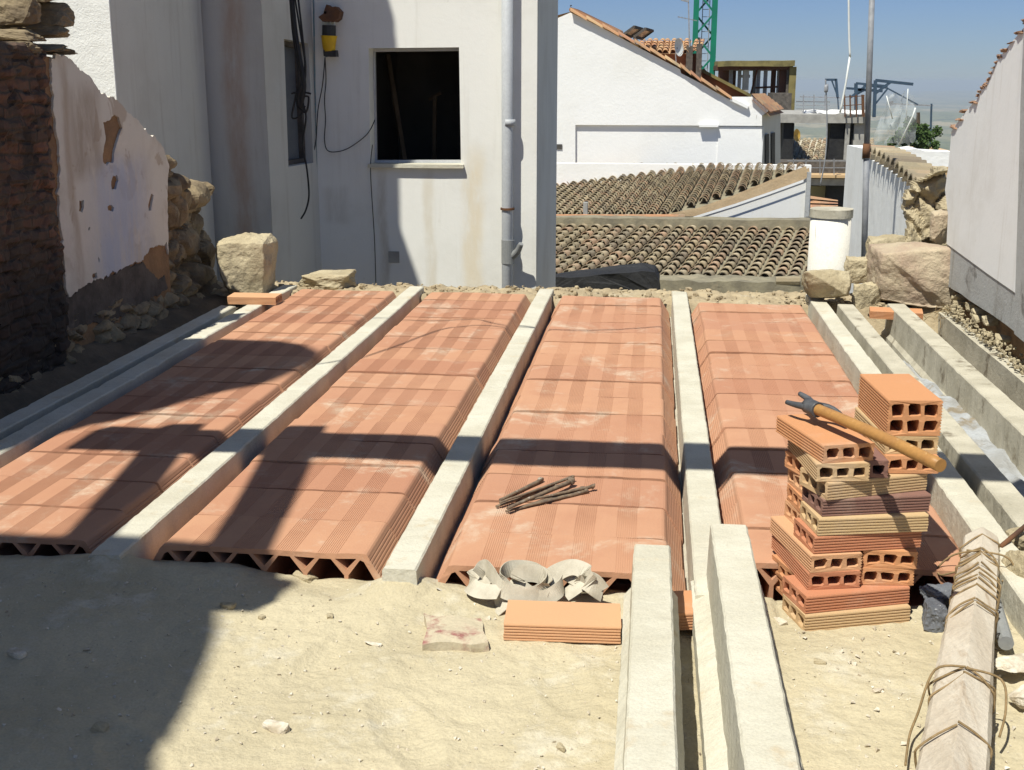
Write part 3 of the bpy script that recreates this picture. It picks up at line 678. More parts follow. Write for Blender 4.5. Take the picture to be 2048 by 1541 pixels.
def loop(t, sk, sz=1.05, r=.0021, wob=0):
    c0 = pb.lerp(pa, t); w_ = .054*(1-.30*t)*sz; P = []
    cr = ((0, 1), (.5, .74), (.93, .42), (1.03, .1), (.85, -.75), (0, -.9), (-.9, -.7), (-1.07, .05), (-.97, .3), (-.5, .66), (0, 1))
    for k, (a, b) in enumerate(cr):
        P.append(c0+s*(a*w_)+u*(b*w_*.97)+d*(sk*a*1.6-.013*abs(a))+mn.noise_vector(V(t*30, k*.6, wob))*.008)
    P = smoothpath(P, 3); tube(bm, P, r, 6, cap=False)
for t, sk in ((.93, .01), (.85, -.012), (.835, .0), (.82, .006), (.77, .004), (.75, .0), (.72, .0), (.70, .003), (.67, -.002), (.60, .012), (.585, .016), (.335, .0), (.32, .02), (.16, .01)): loop(t, sk)
c0 = pb.lerp(pa, .33)
tube(bm, smoothpath([c0+u*.05, c0+s*.06+u*.035+d*.01, c0+s*.072-d*.03, c0+s*.066-d*.06-u*.04], 6), .0022, 6)
tube(bm, smoothpath([c0+u*.052, c0-s*.05+u*.04-d*.01, c0-s*.07-d*.05-u*.03, c0-s*.078-d*.10-u*.05, c0-s*.075-d*.2-u*.05], 6), .0022, 6)
c0 = pb.lerp(pa, .84)
tube(bm, smoothpath([c0+u*.04, c0-s*.055+u*.02, c0-s*.085-u*.01-d*.01, c0-s*.08-u*.02-d*.035, c0-s*.05-d*.03-u*.01], 6), .0022, 6)
tube(bm, smoothpath([c0-s*.03+u*.035, c0+s*.05+u*.03+d*.01, c0+s*.075-u*.0, c0+s*.05-u*.02-d*.02], 6), .0022, 6)
tag(obj('rope', bm, M['rope'], None, True), 'hemp rope wound in many turns around the pale timber post', 'rope')
# grey plastic bag lumps and a piece of pipe beside the post
bm = bmesh.new(); c = gz(1880, 1200, -.04); rock(bm, V(c.x, c.y, -.04), (.045, .04, .03), 91, .4, 1.9, 4, .8)
c = gz(1868, 1235, -.05); rock(bm, V(c.x, c.y, -.045), (.03, .025, .028), 93, 1.4, 1.6, 3, .8)
tag(obj('plastic_bag', bm, M['plastic']), 'crumpled dark grey plastic lump between the brick stack and the wrapped post', 'bag')
A = gz(1990, 1215, -.045); B = gz(2012, 1290, -.045); bm = bmesh.new(); A.z = B.z = -.042; tube(bm, [A+(A-B)*.5, A, B], .0155, 12)
tag(obj('metal_pipe', bm, M['pvcd'], None, False), 'short grey pipe poking out on the right of the wrapped post', 'pipe')
A = gz(2060, 1045, .02); B = gz(2000, 1095, .0); bm = bmesh.new(); tube(bm, [A, B], .006, 8)
tag(obj('iron_rod', bm, M['rust'], None, True), 'rusty iron rod resting on the stones at the right edge', 'rod')

# ------------------------------------------------------------ left ruined wall (plane x = -2.35)
def jagged(poly, step=.012, amp=.006, seed=0, keep=()):
    out = []
    for i in range(len(poly)):
        a, b = poly[i], poly[(i+1) % len(poly)]; n = max(1, int(math.hypot(b[0]-a[0], b[1]-a[1])/step))
        for k in range(n):
            t = k/n; x, y = a[0]+(b[0]-a[0])*t, a[1]+(b[1]-a[1])*t
            q = mn.noise_vector(V(x*22, y*22, seed)); q2 = mn.noise_vector(V(x*70, y*70, seed+4)); out.append((x+(q.x+q2.x*.6)*amp, y+(q.y+q2.y*.6)*amp))
    return out
XW = -2.35
YP = gx(105, 300, XW).y; YR = gx(338, 400, XW).y
lw = empty('ruined_wall', (XW, YP, -.1), 'ruined left wall with peeling white and blue plaster, broken down towards the back', 'wall')
# core
core = [(YP-.3, -.3), (YP-.3, 1.17), (YP, 1.17)]
topl = [(100, 108), (140, 118), (170, 145), (200, 178), (232, 200), (262, 232), (300, 268), (322, 288), (338, 330), (345, 380)]
tp = [(gx(x, y, XW).y, gx(x, y, XW).z) for x, y in topl]
outl = [(YP-.3, -.3), (YP-.3, tp[0][1])]+[(a, b-.01) for a, b in tp[:-2]]+[(YR-.03, gx(330, 345, XW).z), (YR-.03, -.3)]
bm = bmesh.new(); prism(bm, outl, [], lambda u, v, w_: V(w_, u, v), XW-.4, XW-.010)
bmesh.ops.triangulate(bm, faces=bm.faces); bmesh.ops.subdivide_edges(bm, edges=[e for e in bm.edges if e.calc_length() > .08], cuts=4)
obj('earth_core', bm, M['core'], lw)
# plaster coat with holes where it has fallen off
def W(x, y): p = gx(x, y, XW); return (p.y, p.z)
hole_px = [[(228, 230), (238, 238), (243, 255), (236, 275), (230, 300), (226, 322), (214, 334), (206, 322), (208, 290), (212, 270), (207, 248), (218, 240)],
           [(226, 352), (236, 350), (238, 362), (232, 380), (223, 378), (222, 365)], [(160, 400), (168, 400), (169, 415), (165, 426), (158, 422)],
           [(222, 408), (228, 415), (226, 426), (217, 424), (216, 415)], [(302, 388), (307, 392), (302, 420), (297, 424), (298, 405)],
           [(177, 455), (181, 455), (180, 462), (176, 462)], [(186, 547), (194, 547), (196, 556), (190, 561), (184, 556)], [(196, 516), (200, 522), (198, 530)]]
bot = [(340, 505), (335, 488), (312, 492), (292, 505), (285, 522), (250, 535), (228, 545), (195, 560), (165, 575), (135, 592)]
out = [W(*p) for p in [(102, 112)]+topl[1:9]+[(334, 380), (335, 430)]+bot]+[W(128, 500), W(118, 400), W(120, 300), W(108, 220)]
hs = [jagged([W(*p) for p in h], .010, .010) for h in hole_px]
out = jagged(out, .012, .018, 2)
bm = bmesh.new(); prism(bm, out, hs, lambda u, v, w_: V(w_, u, v), XW-.013, XW)
obj('plaster_coat', bm, M['oldpl'], lw)
bm = bmesh.new(); sb = [W(*p) for p in [(337, 575), (330, 552), (318, 560), (305, 540), (288, 524), (250, 535), (228, 545), (195, 560), (165, 575), (135, 592)]]
sb = [(a, b-.004) for a, b in sb]+[W(138, 660), W(240, 640), W(300, 600), W(338, 578)]
prism(bm, jagged(sb, .015, .014, 5), [], lambda u, v, w_: V(w_, u, v), XW-.02, XW-.005); obj('dark_skirt', bm, M['soot'], lw)
# broken wall end: one jagged mass of masonry
def inside(p, poly):
    c = False; j = len(poly)-1
    for i in range(len(poly)):
        (xi, yi), (xj, yj) = poly[i], poly[j]
        if (yi > p[1]) != (yj > p[1]) and p[0] < (xj-xi)*(p[1]-yi)/(yj-yi)+xi: c = not c
        j = i
    return c
def masonry(bm, poly, f, cell=(.16, .10), amp=.05, step=.012, dep=.25, seed=0, jag=.03, fall=.05):
    """rough rubble face: stones bulge between deep joints; f(u,v,w)->world, w points out of the face"""
    us = [p[0] for p in poly]; vs_ = [p[1] for p in poly]; nu = int((max(us)-min(us))/step)+2; nv = int((max(vs_)-min(vs_))/step)+2; G = {}
    for i in range(nu):
        for j in range(nv):
            u_, v_ = min(us)+i*step, min(vs_)+j*step
            q = mn.cell_vector(V(u_/.05, v_/.035, seed)) if False else mn.noise_vector(V(u_*14, v_*18, seed))
            if not inside((u_+q.x*jag, v_+q.y*jag), poly): continue
            wv = mn.noise_vector(V(u_*7, v_*7, seed+3))*.25
            dd_, pp_ = mn.voronoi(V(u_/cell[0]+wv.x, v_/cell[1]+wv.y, seed))
            e = min(1, max(0, (dd_[1]-dd_[0])*3.2)); e = e*e*(3-2*e)
            o_ = mn.cell(pp_[0]*7.3)
            tl = mn.noise_vector(pp_[0]*5.1); lu = u_/cell[0]-pp_[0].x; lv_ = v_/cell[1]-pp_[0].y
            w_ = amp*(e*.75-.4+o_*.9+(tl.x*lu+tl.y*lv_)*.9)+mn.fractal(V(u_*16, v_*16, seed+9), 1, 2, 4)*amp*.22
            de = 9
            for k in range(len(poly)):
                (xa, ya), (xb_, yb_) = poly[k], poly[k-1]; L2_ = (xb_-xa)**2+(yb_-ya)**2+1e-9
                t_ = max(0, min(1, ((u_-xa)*(xb_-xa)+(v_-ya)*(yb_-ya))/L2_)); de = min(de, math.hypot(u_-xa-t_*(xb_-xa), v_-ya-t_*(yb_-ya)))
            w_ -= fall*max(0, 1-de/.09)**2
            G[i, j] = bm.verts.new(f(u_+mn.noise(V(u_*40, v_*40, 2))*.004, v_+mn.noise(V(u_*40, v_*40, 7))*.004, w_))
    fs = []
    for (i, j) in list(G):
        if (i+1, j) in G and (i, j+1) in G and (i+1, j+1) in G: fs.append(bm.faces.new((G[i, j], G[i+1, j], G[i+1, j+1], G[i, j+1])))
    bmesh.ops.delete(bm, geom=[v for v in bm.verts if not v.link_faces], context='VERTS')
    o = f(0, 0, 0); back = (f(0, 0, -1)-o)*dep
    ex_ = bmesh.ops.extrude_face_region(bm, geom=fs, use_keep_orig=True)
    bmesh.ops.translate(bm, verts=[v for v in ex_['geom'] if isinstance(v, bmesh.types.BMVert)], vec=back)
fw_ = lambda u, v, w_: V(XW-.05+w_, u, v)
bm = bmesh.new()
masonry(bm, [W(*p) for p in [(334, 640), (330, 330), (322, 296), (328, 282), (336, 290), (340, 312), (372, 312), (376, 322), (372, 334), (386, 345), (392, 360), (432, 360), (446, 388), (436, 412), (440, 470), (452, 500), (456, 540), (462, 575), (462, 610), (400, 640)]], fw_, seed=4)
masonry(bm, [(a, b) for a, b in [W(*p) for p in [(462, 596), (340, 572), (250, 600), (140, 640), (60, 690), (-80, 760), (-80, 860), (100, 800), (300, 690), (420, 640)]]], lambda u, v, w_: V(XW+.01+w_, u, v), seed=8, cell=(.13, .06), amp=.04)
obj('broken_masonry', bm, M['stoned'], lw)
# loose strip of dirt at the wall foot
bm = bmesh.new(); g = []
for j in range(80):
    y = 2.0+4.3*j/79; g.append([bm.verts.new((XW-.1+.28*i/10, y, .03-.13*i/10+mn.fractal(V(i*.4, y*6, 3), 1, 2, 4)*.03)) for i in range(11)])
for j in range(79):
    for i in range(10): bm.faces.new((g[j][i], g[j][i+1], g[j+1][i+1], g[j+1][i]))
struct('dirt_bank', bm, M['darkdirt'], True)
# brick pier nearer the viewer
XP = XW+.035
pr = empty('brick_pier', (XP, YP-.5, -.2), 'dark sooty brick wall at the left edge with stones on top', 'wall')
bm = bmesh.new(); n1 = 40
edge = [(100, 98), (104, 150), (108, 220), (112, 300), (116, 360), (122, 420), (132, 480), (138, 540), (142, 600), (145, 680)]
pts = [gx(x, y, XP) for x, y in edge]; ed = [(p.y+mn.noise(V(p.z*9, 1, 1))*.02, p.z) for p in pts]
out = [(2.2, -.3), (2.2, 1.19), (YP-.35, 1.2), (YP-.12, 1.20), (YP-.08, 1.17)]+[(a-.02, b) for a, b in ed]+[(ed[-1][0]-.02, -.3)]
prism(bm, out, [], lambda u, v, w_: V(w_, u, v), XP-.5, XP)
bmesh.ops.translate(bm, verts=bm.verts, vec=(-.02, 0, 0))
masonry(bm, [(3.9, -.28), (3.9, 1.2), (YP-.35, 1.21), (YP-.12, 1.225), (YP-.05, 1.195)]+ed+[(ed[-1][0], -.28)], lambda u, v, w_: V(XP-.005+w_, u, v), cell=(.17, .052), amp=.014, seed=33, dep=.3, jag=.012, fall=.015)
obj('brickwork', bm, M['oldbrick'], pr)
bm = bmesh.new()
for (x, y, a, b_, sd) in [(20, 70, 34, 14, 1), (70, 62, 26, 16, 2), (75, 30, 26, 26, 3), (25, 25, 40, 34, 4), (60, -20, 50, 30, 5), (5, 95, 30, 12, 7), (60, 96, 34, 8, 6), (97, 104, 9, 7, 8)]:
    c = gx(x, y, XP-.12); k = ppm(c); rock(bm, c, (.14, a/k*1.1, b_/k), 30+sd, 0, 1, 3, .5)
obj('cap_stones', bm, M['stoned'], pr)
# ------------------------------------------------------------ unseen shade casters added outside the frame, shaped from their shadows: wall, eave, timbers
bm = bmesh.new(); XS = -2.95  # added wall, its outline traced back from the shadow on the deck
shp = [(395, 692), (450, 683), (510, 680), (560, 682), (612, 692), (642, 706), (640, 718), (600, 738), (540, 765), (470, 780), (420, 790), (330, 818), (230, 842), (185, 850)]
sl_ = []
for x, y in shp:
    p = gz(x, y, -.01); k = (p.x-XS)/SX; sl_.append((p.y-SY*k, -.01+k))
sl_ = [(y, z) for y, z in sl_]
out = [(min(4.0, sl_[0][0]+.2), 1.0)]+[(min(4.0, sl_[0][0]), sl_[0][1])]+sl_[1:]+[(sl_[-1][0]-.35, 2.3), (1.75, 2.25), (1.6, 1.0)]
prism(bm, out, [], lambda u, v, w_: V(w_, u, v), XS-.2, XS)
o = obj('gable_shade_caster', bm, M['stoned']); tag(o, 'unseen jagged wall added at left to shade the deck', 'wall')
bm = bmesh.new()
ep = [(482, 1128), (470, 1160), (452, 1190), (455, 1200), (440, 1215), (440, 1260), (425, 1300), (408, 1330), (385, 1380), (355, 1440), (330, 1480), (312, 1500), (308, 1545)]
HZ = 4.2; eg = []  # added house with eave edge traced back from the sand shadow
for x, y in ep:
    p = gz(x, y, -.065); k = HZ+.065; eg.append((p.x-SX*k, p.y-SY*k))
out = [(-7, eg[0][1]+.02), (eg[0][0]-.2, eg[0][1]+.02)]+eg+[(eg[-1][0]-.1, -2.5), (-7, -2.5)]
prism(bm, out, [], lambda u, v, w_: V(u, v, w_), HZ-.15, HZ)
box(bm, -6.8, eg[5][0]-.35, -2.3, eg[0][1]-.15, -.3, HZ-.151)
o = obj('eave_shade_caster', bm, M['whiteshade']); tag(o, 'unseen house corner added so its ragged eave shades the sand', 'house')
TZ = 2.6  # added overhead timbers, placed to throw the shadow bands
a = gz(960, 872, 0); b = gz(960, 925, 0); bm = bmesh.new(); yy = (a.y+b.y)/2-SY*TZ
wd = abs(a.y-b.y)
box(bm, -2.45-SX*0, 2.2, yy-wd*.38, yy+wd*.38, TZ-.06, TZ+.06); rough(bm, .004, 4, 4)
tag(obj('beam_shade_caster', bm, M['wood']), 'unseen horizontal timber beam added overhead to shade the deck', 'beam')
rb_ = []
for (p, q, wpx, lab) in [((365, 850), (170, 1090), .105, 'left unseen rafter, added for its shadow strip, crossing the overhead timber beam'), ((605, 858), (480, 1100), .125, 'right unseen rafter, added for its shadow strip, crossing the overhead timber beam')]:
    z0 = TZ+.11; A = gz(*p, -.01); B = gz(*q, -.01); sh = V(SX*z0, SY*z0, -z0)
    A = A-sh; B = B-sh; dd = (B-A).normalized(); B = B+dd*.12; bm = bmesh.new(); bar(bm, A, B, wpx, .09); rb_.append(B)
    tag(obj('rafter', bm, M['wood']), lab, 'rafter', 'shade-casting rafters added overhead')
yb = (rb_[0].y+rb_[1].y)/2+.02; bm = bmesh.new(); box(bm, -2.45, rb_[1].x+.12, yb-.07, yb+.07, TZ-.07, TZ+.06); rough(bm, .004, 4, 4)
tag(obj('beam_shade_caster', bm, M['wood']), 'unseen short rear timber beam added under the shade-casting rafters', 'beam')
# slack cable overhead (its thin shadow wanders over the far rows)
z0 = 2.0; pth = []
for x, y in [(560, 745), (700, 722), (790, 695), (880, 662), (960, 652), (1040, 658), (1180, 662), (1330, 655)]:
    p = gz(x, y, -.01); pth.append(p-V(SX*z0, SY*z0, -z0))
bm = bmesh.new(); tube(bm, smoothpath(pth, 6), .006, 6)
pth = []
for x, y in [(620, 648), (760, 640), (860, 642), (950, 640), (1000, 650), (1100, 662)]:
    p = gz(x, y, -.01); pth.append(p-V(SX*z0, SY*z0, -z0))
tube(bm, smoothpath(pth, 6), .006, 6)
tag(obj('overhead_cable', bm, M['cable'], None, True), 'slack pair of cables hanging overhead above the deck', 'cable')

# ------------------------------------------------------------ white building behind the deck
YA, YB5 = 8.1, 7.55
wb = empty('white_building', (-1.3, YA, -.5), 'weathered white building with open dark window and grey downpipe behind the deck', 'building')
def AF(x, y): p = gy(x, y, YA); return (p.x, p.z)
xr = AF(1073, 400)[0]; xl = AF(634, 300)[0]
wn = [AF(737, 97), AF(918, 95), AF(922, 331), AF(741, 331)]
bm = bmesh.new(); prism(bm, [(xl-.02, -3), (xr, -3), (xr, 6.5), (xl-.02, 6.5)], [wn], lambda u, v, w_: V(u, w_, v), YA, YA+.2)
obj('facade', bm, M['white'], wb)
# side wall in shade (faces right)
xs2 = gx(1113, 300, xr); bm = bmesh.new(); box(bm, xr-.2, xr+.002, YA+.004, xs2.y, -3, 6.5)
bmesh.ops.subdivide_edges(bm, edges=bm.edges, cuts=12, use_grid_fill=True)
for v in bm.verts:
    if v.co.y < YA+.05: v.co.x += mn.noise(V(0, 1, v.co.z*9))*.004
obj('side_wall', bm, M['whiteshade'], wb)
# dark room behind the window
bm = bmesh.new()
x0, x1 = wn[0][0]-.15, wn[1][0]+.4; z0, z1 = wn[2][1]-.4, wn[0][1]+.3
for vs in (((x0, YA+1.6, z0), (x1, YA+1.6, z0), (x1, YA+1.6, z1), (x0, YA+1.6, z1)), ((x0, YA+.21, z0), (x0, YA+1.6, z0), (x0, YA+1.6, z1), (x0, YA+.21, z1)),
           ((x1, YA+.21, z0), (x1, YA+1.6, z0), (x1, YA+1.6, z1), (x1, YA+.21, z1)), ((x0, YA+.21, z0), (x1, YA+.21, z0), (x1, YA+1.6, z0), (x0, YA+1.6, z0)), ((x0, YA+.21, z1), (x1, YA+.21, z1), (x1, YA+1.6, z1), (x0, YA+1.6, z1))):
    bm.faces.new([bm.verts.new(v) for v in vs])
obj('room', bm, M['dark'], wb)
bm = bmesh.new(); A = gy(775, 110, YA+.8); B = gy(822, 330, YA+.5); bar(bm, A, B-V(0, 0, .3), .03); bar(bm, gy(870, 190, YA+.9), gy(866, 350, YA+.9)-V(0, 0, .3), .028)
bar(bm, gy(858, 200, YA+.9), gy(882, 186, YA+.9), .02)
tag(obj('timber_props', bm, M['bark']), 'dark props leaning inside the unlit window opening', 'prop')
win = obj('window_frame', (lambda b: (prism(b, [(wn[0][0]+.002, wn[0][1]-.002), (wn[1][0]-.002, wn[1][1]-.002), (wn[2][0]-.002, wn[2][1]+.002), (wn[3][0]+.002, wn[3][1]+.002)],
    [[(wn[0][0]+.012, wn[0][1]-.02), (wn[1][0]-.012, wn[1][1]-.02), (wn[2][0]-.012, wn[2][1]+.026), (wn[3][0]+.012, wn[3][1]+.026)]], lambda u, v, w_: V(u, w_, v), YA+.13, YA+.165), b)[1])(bmesh.new()), M['alum'], wb)
bm = bmesh.new(); a = AF(737, 326); b = AF(928, 333); box(bm, a[0]+.003, b[0], YA-.035, YA+.12, b[1]-.012, b[1]+.012); rough(bm, .0015, 20, 3)
obj('window_sill', bm, M['conc'], wb)
bm = bmesh.new(); a = AF(777, 503); b = AF(799, 526); box(bm, a[0], b[0], YA-.006, YA+.02, b[1], a[1]); obj('wall_plate', bm, M['concg'], wb)
# downpipe
dp = bmesh.new(); x_ = AF(1018, 300)[0]
kk = ppm((x_, YA, 0)); rp = 11.2/kk
tube(dp, [V(x_-.006, YA-.07, -2.5), V(x_, YA-.07, 3.5)], rp, 20); 
c = gy(1018, 246, YA-.07); tube(dp, [c+V(0, 0, -.022), c+V(0, 0, .022)], rp*1.12, 20)
pp = obj('downpipe', dp, M['pvc'], wb, True)
bm = bmesh.new(); c = gy(1015, 418, YA-.07); tube(bm, [c+V(0, 0, -.007), c+V(0, 0, .007)], rp*1.25, 18); box(bm, c.x-.01, c.x+.01, YA-.07, YA, c.z-.006, c.z+.006)
obj('pipe_clip', bm, M['rust'], pp)
bm = bmesh.new(); c0 = gy(1016, 480, YA-.07); c1 = gy(1016, 527, YA-.07); tube(bm, [c1, c0], rp*1.18, 20)
e0 = gy(1020, 515, YA-.07); e1 = gy(1042, 488, YA-.13); tube(bm, smoothpath([e0, e0.lerp(e1, .5)+V(.01, 0, -.01), e1], 4), .03, 14, .017)
obj('pipe_branch', bm, M['pvcd'], pp)
# oblique wall with narrow window, between the facade and the front projection
PA = (gy(537, 300, YB5).x, YB5); PB = (xl, YA)
def OB(x, y): p = gv(x, y, PA, PB); L = math.hypot(PB[0]-PA[0], PB[1]-PA[1]); return (((p.x-PA[0])*(PB[0]-PA[0])+(p.y-PA[1])*(PB[1]-PA[1]))/L, p.z)
Lo = math.hypot(PB[0]-PA[0], PB[1]-PA[1]); dx, dy = (PB[0]-PA[0])/Lo, (PB[1]-PA[1])/Lo
fo = lambda u, v, w_: V(PA[0]+dx*u-dy*w_, PA[1]+dy*u+dx*w_, v)
w2 = [OB(568, 78), OB(617, 88), OB(627, 326), OB(577, 334)]
bm = bmesh.new(); prism(bm, [(0, -3), (Lo, -3), (Lo, 6), (0, 6)], [w2], fo, 0, .18); obj('splayed_wall', bm, M['whiteshade'], wb)
bm = bmesh.new(); prism(bm, [(a+.0, b) for a, b in w2], [], fo, .1, .14); wf = obj('narrow_window', bm, M['glassd'], wb)
bm = bmesh.new(); i2 = [(w2[0][0]+.03, w2[0][1]-.03), (w2[1][0]-.02, w2[1][1]-.03), (w2[2][0]-.02, w2[2][1]+.03), (w2[3][0]+.03, w2[3][1]+.03)]
prism(bm, w2, [i2], fo, .06, .099); obj('frame', bm, M['soot'], wf)
bm = bmesh.new(); c = gy(634, 300, YA-.005); P = [gy(627+y/560*10, y, YA-.006) for y in range(-40, 600, 12)]
tube(bm, [p+mn.noise_vector(p*8)*.004 for p in P], .005, 5); obj('corner_bead', bm, M['bluepipe'], wb)
# front parts left of it: shaded face, return wall, sunlit face
xb = PA[0]; xc2 = gy(425, 300, YB5).x; XRW = xc2; y3 = gx(228, 100, XRW).y
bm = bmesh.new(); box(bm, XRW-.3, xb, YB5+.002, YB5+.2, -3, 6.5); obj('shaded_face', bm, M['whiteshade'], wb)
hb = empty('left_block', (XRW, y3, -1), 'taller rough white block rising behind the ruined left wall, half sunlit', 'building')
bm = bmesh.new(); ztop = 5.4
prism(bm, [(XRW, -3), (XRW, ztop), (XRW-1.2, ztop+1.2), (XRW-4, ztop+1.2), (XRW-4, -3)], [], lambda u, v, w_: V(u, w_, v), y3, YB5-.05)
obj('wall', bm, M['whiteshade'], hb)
bm = bmesh.new(); box(bm, XRW-3.9, XRW-.001, y3-.015, y3-.001, -2.9, ztop-.1)
bmesh.ops.subdivide_edges(bm, edges=bm.edges, cuts=30, use_grid_fill=True)
for v in bm.verts:
    if v.co.x > XRW-.05: v.co.x += mn.noise(V(1, 1, v.co.z*14))*.006
obj('rough_render', bm, M['whitefar'] if False else plaster('rough_white_render', (.80, .80, .77), (.66, .64, .58), bd=.006, bsc=22, streak=.3), hb)
bm = bmesh.new(); prism(bm, [(y3, 4.05), (y3-.45, 4.22), (y3-.45, 3.9), (y3, 3.2)], [], lambda u, v, w_: V(w_, u, v), XRW-1.5, XRW); obj('bracket', bm, M['whiteshade'], hb)  # unseen corbel, added to slant the shadow edge on the facade
# cables on the building
cb = []
def cable(pts, r, lab, Y0=YA-.03, grp='black cables on the white building', seg=6):
    bm = bmesh.new()
    for pl in pts: tube(bm, smoothpath([gy(p[0], p[1], p[2] if len(p) > 2 else Y0) for p in pl], 6), r, seg)
    return tag(obj('cable', bm, M['cable'], None, True), lab, 'cable', grp)
YC = 7.45
cable([[(580, -40), (590, 60), (600, 120), (608, 170), (600, 215), (597, 195), (606, 168)]], .016, 'thickest bundle of black cable hanging past the narrow window', YC)
cable([[(584, -40), (600, 60), (610, 130), (606, 200), (612, 235), (606, 290), (614, 340), (618, 390), (612, 420), (602, 438)]], .006, 'long loose cable end curling below the narrow window', YC)
cable([[(578, -40), (585, 60), (597, 150), (590, 200), (584, 235), (600, 232), (610, 212)], [(583, 188), (600, 184), (622, 188)], [(592, -40), (607, 90), (611, 150), (603, 190), (617, 195), (612, 225), (598, 215)]], .0065, 'thin looping cables tied in a bunch in front of the narrow window', YC)
cable([[(650, 115), (645, 170), (636, 220), (632, 280), (626, 310)]], .0035, 'thin cable from the yellow device down to the wall corner')
cable([[(650, 115), (652, 160), (649, 200), (651, 240), (649, 280), (656, 302), (680, 303), (705, 292), (735, 268), (750, 240)]], .0035, 'thin cable drooping from the yellow device to the window')
cable([[(745, 290), (741, 335), (744, 400), (749, 480), (752, 575)]], .003, 'thin dark cable running down the wall from the window corner')
# yellow and black hoist control hanging on the wall
yd = empty('hoist_device', gy(658, 60, YA-.06), 'yellow and black device under a rusty bracket on the white wall', 'device')
bm = bmesh.new(); P = [(640, 35), (650, 28), (656, 10), (664, 16), (674, 14), (683, 24), (680, 38), (672, 44), (648, 44)]
prism(bm, [(gy(x, y, YA-.06).x, gy(x, y, YA-.06).z) for x, y in P], [[(gy(x, y, YA-.06).x, gy(x, y, YA-.06).z) for x, y in ((651, 23), (656, 23), (656, 29), (651, 29))]], lambda u, v, w_: V(u, w_, v), YA-.1, YA-.0); obj('bracket', bm, M['rust'], yd)
bm = bmesh.new()
for x in (647, 654, 661, 669): tube(bm, [gy(x, 40, YA-.06), gy(x, 56, YA-.06)], .0045, 6)
obj('rods', bm, M['metalw'], yd)
bm = bmesh.new(); tube(bm, [gy(658, 51, YA-.07), gy(658, 73, YA-.07)], .045, 14); obj('collar', bm, M['blackp'], yd)
bm = bmesh.new(); tube(bm, smoothpath([gy(658, 72, YA-.07), gy(658, 78, YA-.07), gy(658, 92, YA-.07), gy(659, 103, YA-.07)], 4), .056, 14, .038); obj('housing', bm, M['yellow'], yd, True)
bm = bmesh.new(); a = gy(649, 101, YA-.07); b = gy(674, 114, YA-.07); box(bm, a.x, b.x, YA-.1, YA-.04, b.z, a.z); rough(bm, .008, 15, 2); obj('terminal', bm, M['blackp'], yd)

# ------------------------------------------------------------ barrel tiles
def tiles(bm, O, du, dv, nu, nv, wu, lv, rad, clip=None, jit=.012, seed=0, lift=.02):
    """columns along dv (up the slope), spaced along du"""
    lay_ = bm.faces.layers.float.get('tint') or bm.faces.layers.float.new('tint')
    rnd = random.Random(seed); n = du.cross(dv).normalized()
    if n.z < 0: n = -n
    for i in range(nu):
        jx = rnd.uniform(-jit, jit)
        for j in range(nv):
            c = O+du*(i*wu+jx)+dv*(j*lv)
            if clip and not clip(c): continue
            tint = rnd.random(); jj = rnd.uniform(-jit, jit)*.6; tw = rnd.uniform(-.015, .015)
            rows = []
            for e, (t, rr, lf) in enumerate(((0, rad*1.08, lift), (lv*1.12, rad*.85, 0))):
                for half in (rr, rr*.82):
                    rows.append([bm.verts.new(c+dv*(t)+du*(jj+tw*e+math.cos(math.pi*k/6)*half)+n*(math.sin(math.pi*k/6)*half*.95+lf-.01)) for k in range(7)])
            for a, b in ((0, 2), (0, 1)):
                for k in range(6):
                    f = bm.faces.new((rows[a][k], rows[a][k+1], rows[b][k+1], rows[b][k])); f[lay_] = tint; f.smooth = (a, b) == (0, 2)
def quad(bm, *ps): bm.faces.new([bm.verts.new(p) for p in ps])
# near tiled roof
A = gy(1085, 552, 20.); B = gy(1640, 552, 20.); C_ = gy(1640, 452, 23.6); D = gy(1085, 452, 23.6)
dv = (C_-B); dv = (dv.normalized()+V(.10, 0, 0)).normalized(); du = V(1, 0, 0); dvu = dv
nr = empty('near_tiled_roof', A, 'nearer weathered barrel tile roof with mortar ridge, just beyond the deck', 'roof')
bm = bmesh.new(); n_ = du.cross(dv).normalized(); tiles(bm, A-V(1.2, 0, 0), du, dv, 31, 12, .232, .31, .088, seed=2, lift=.045, clip=lambda c: c.x < 4.6)
obj('roof_tiles', bm, M['tile'], nr)
bm = bmesh.new(); quad(bm, A-V(1, 0, .06), B+V(.6, 0, -.06), C_+V(.6, 0, -.06), D-V(1, 0, .06)); obj('roof_bed', bm, M['mortar'], nr)
bm = bmesh.new(); z1 = gy(1300, 436, 23.7).z; box(bm, D.x-.5, 5.2, 23.5, 23.95, -5.5, z1); rough(bm, .02, 1.5, 20, 3)
for v in bm.verts: v.co.z += mn.noise(v.co*2)*.025
obj('ridge', bm, M['mortar'], nr)
bm = bmesh.new(); z1 = gy(1300, 549, 19.8).z; z0_ = z1-.35; box(bm, A.x+.6, B.x+.3, 19.3, 19.95, -5.5, z1-.02); bmesh.ops.subdivide_edges(bm, edges=bm.edges, cuts=40, use_grid_fill=True)
for v in bm.verts: v.co.z += mn.fractal(v.co*3, 1, 2, 3)*.05
obj('eave_wall', bm, M['mortar'], nr)
bm = bmesh.new()
for i in range(9): tube(bm, [V(2.0+i*.4, 19.35, z1), V(2.37+i*.4, 19.33, z1+.01)], .07, 8)
obj('edge_tiles', bm, M['tile'], nr)
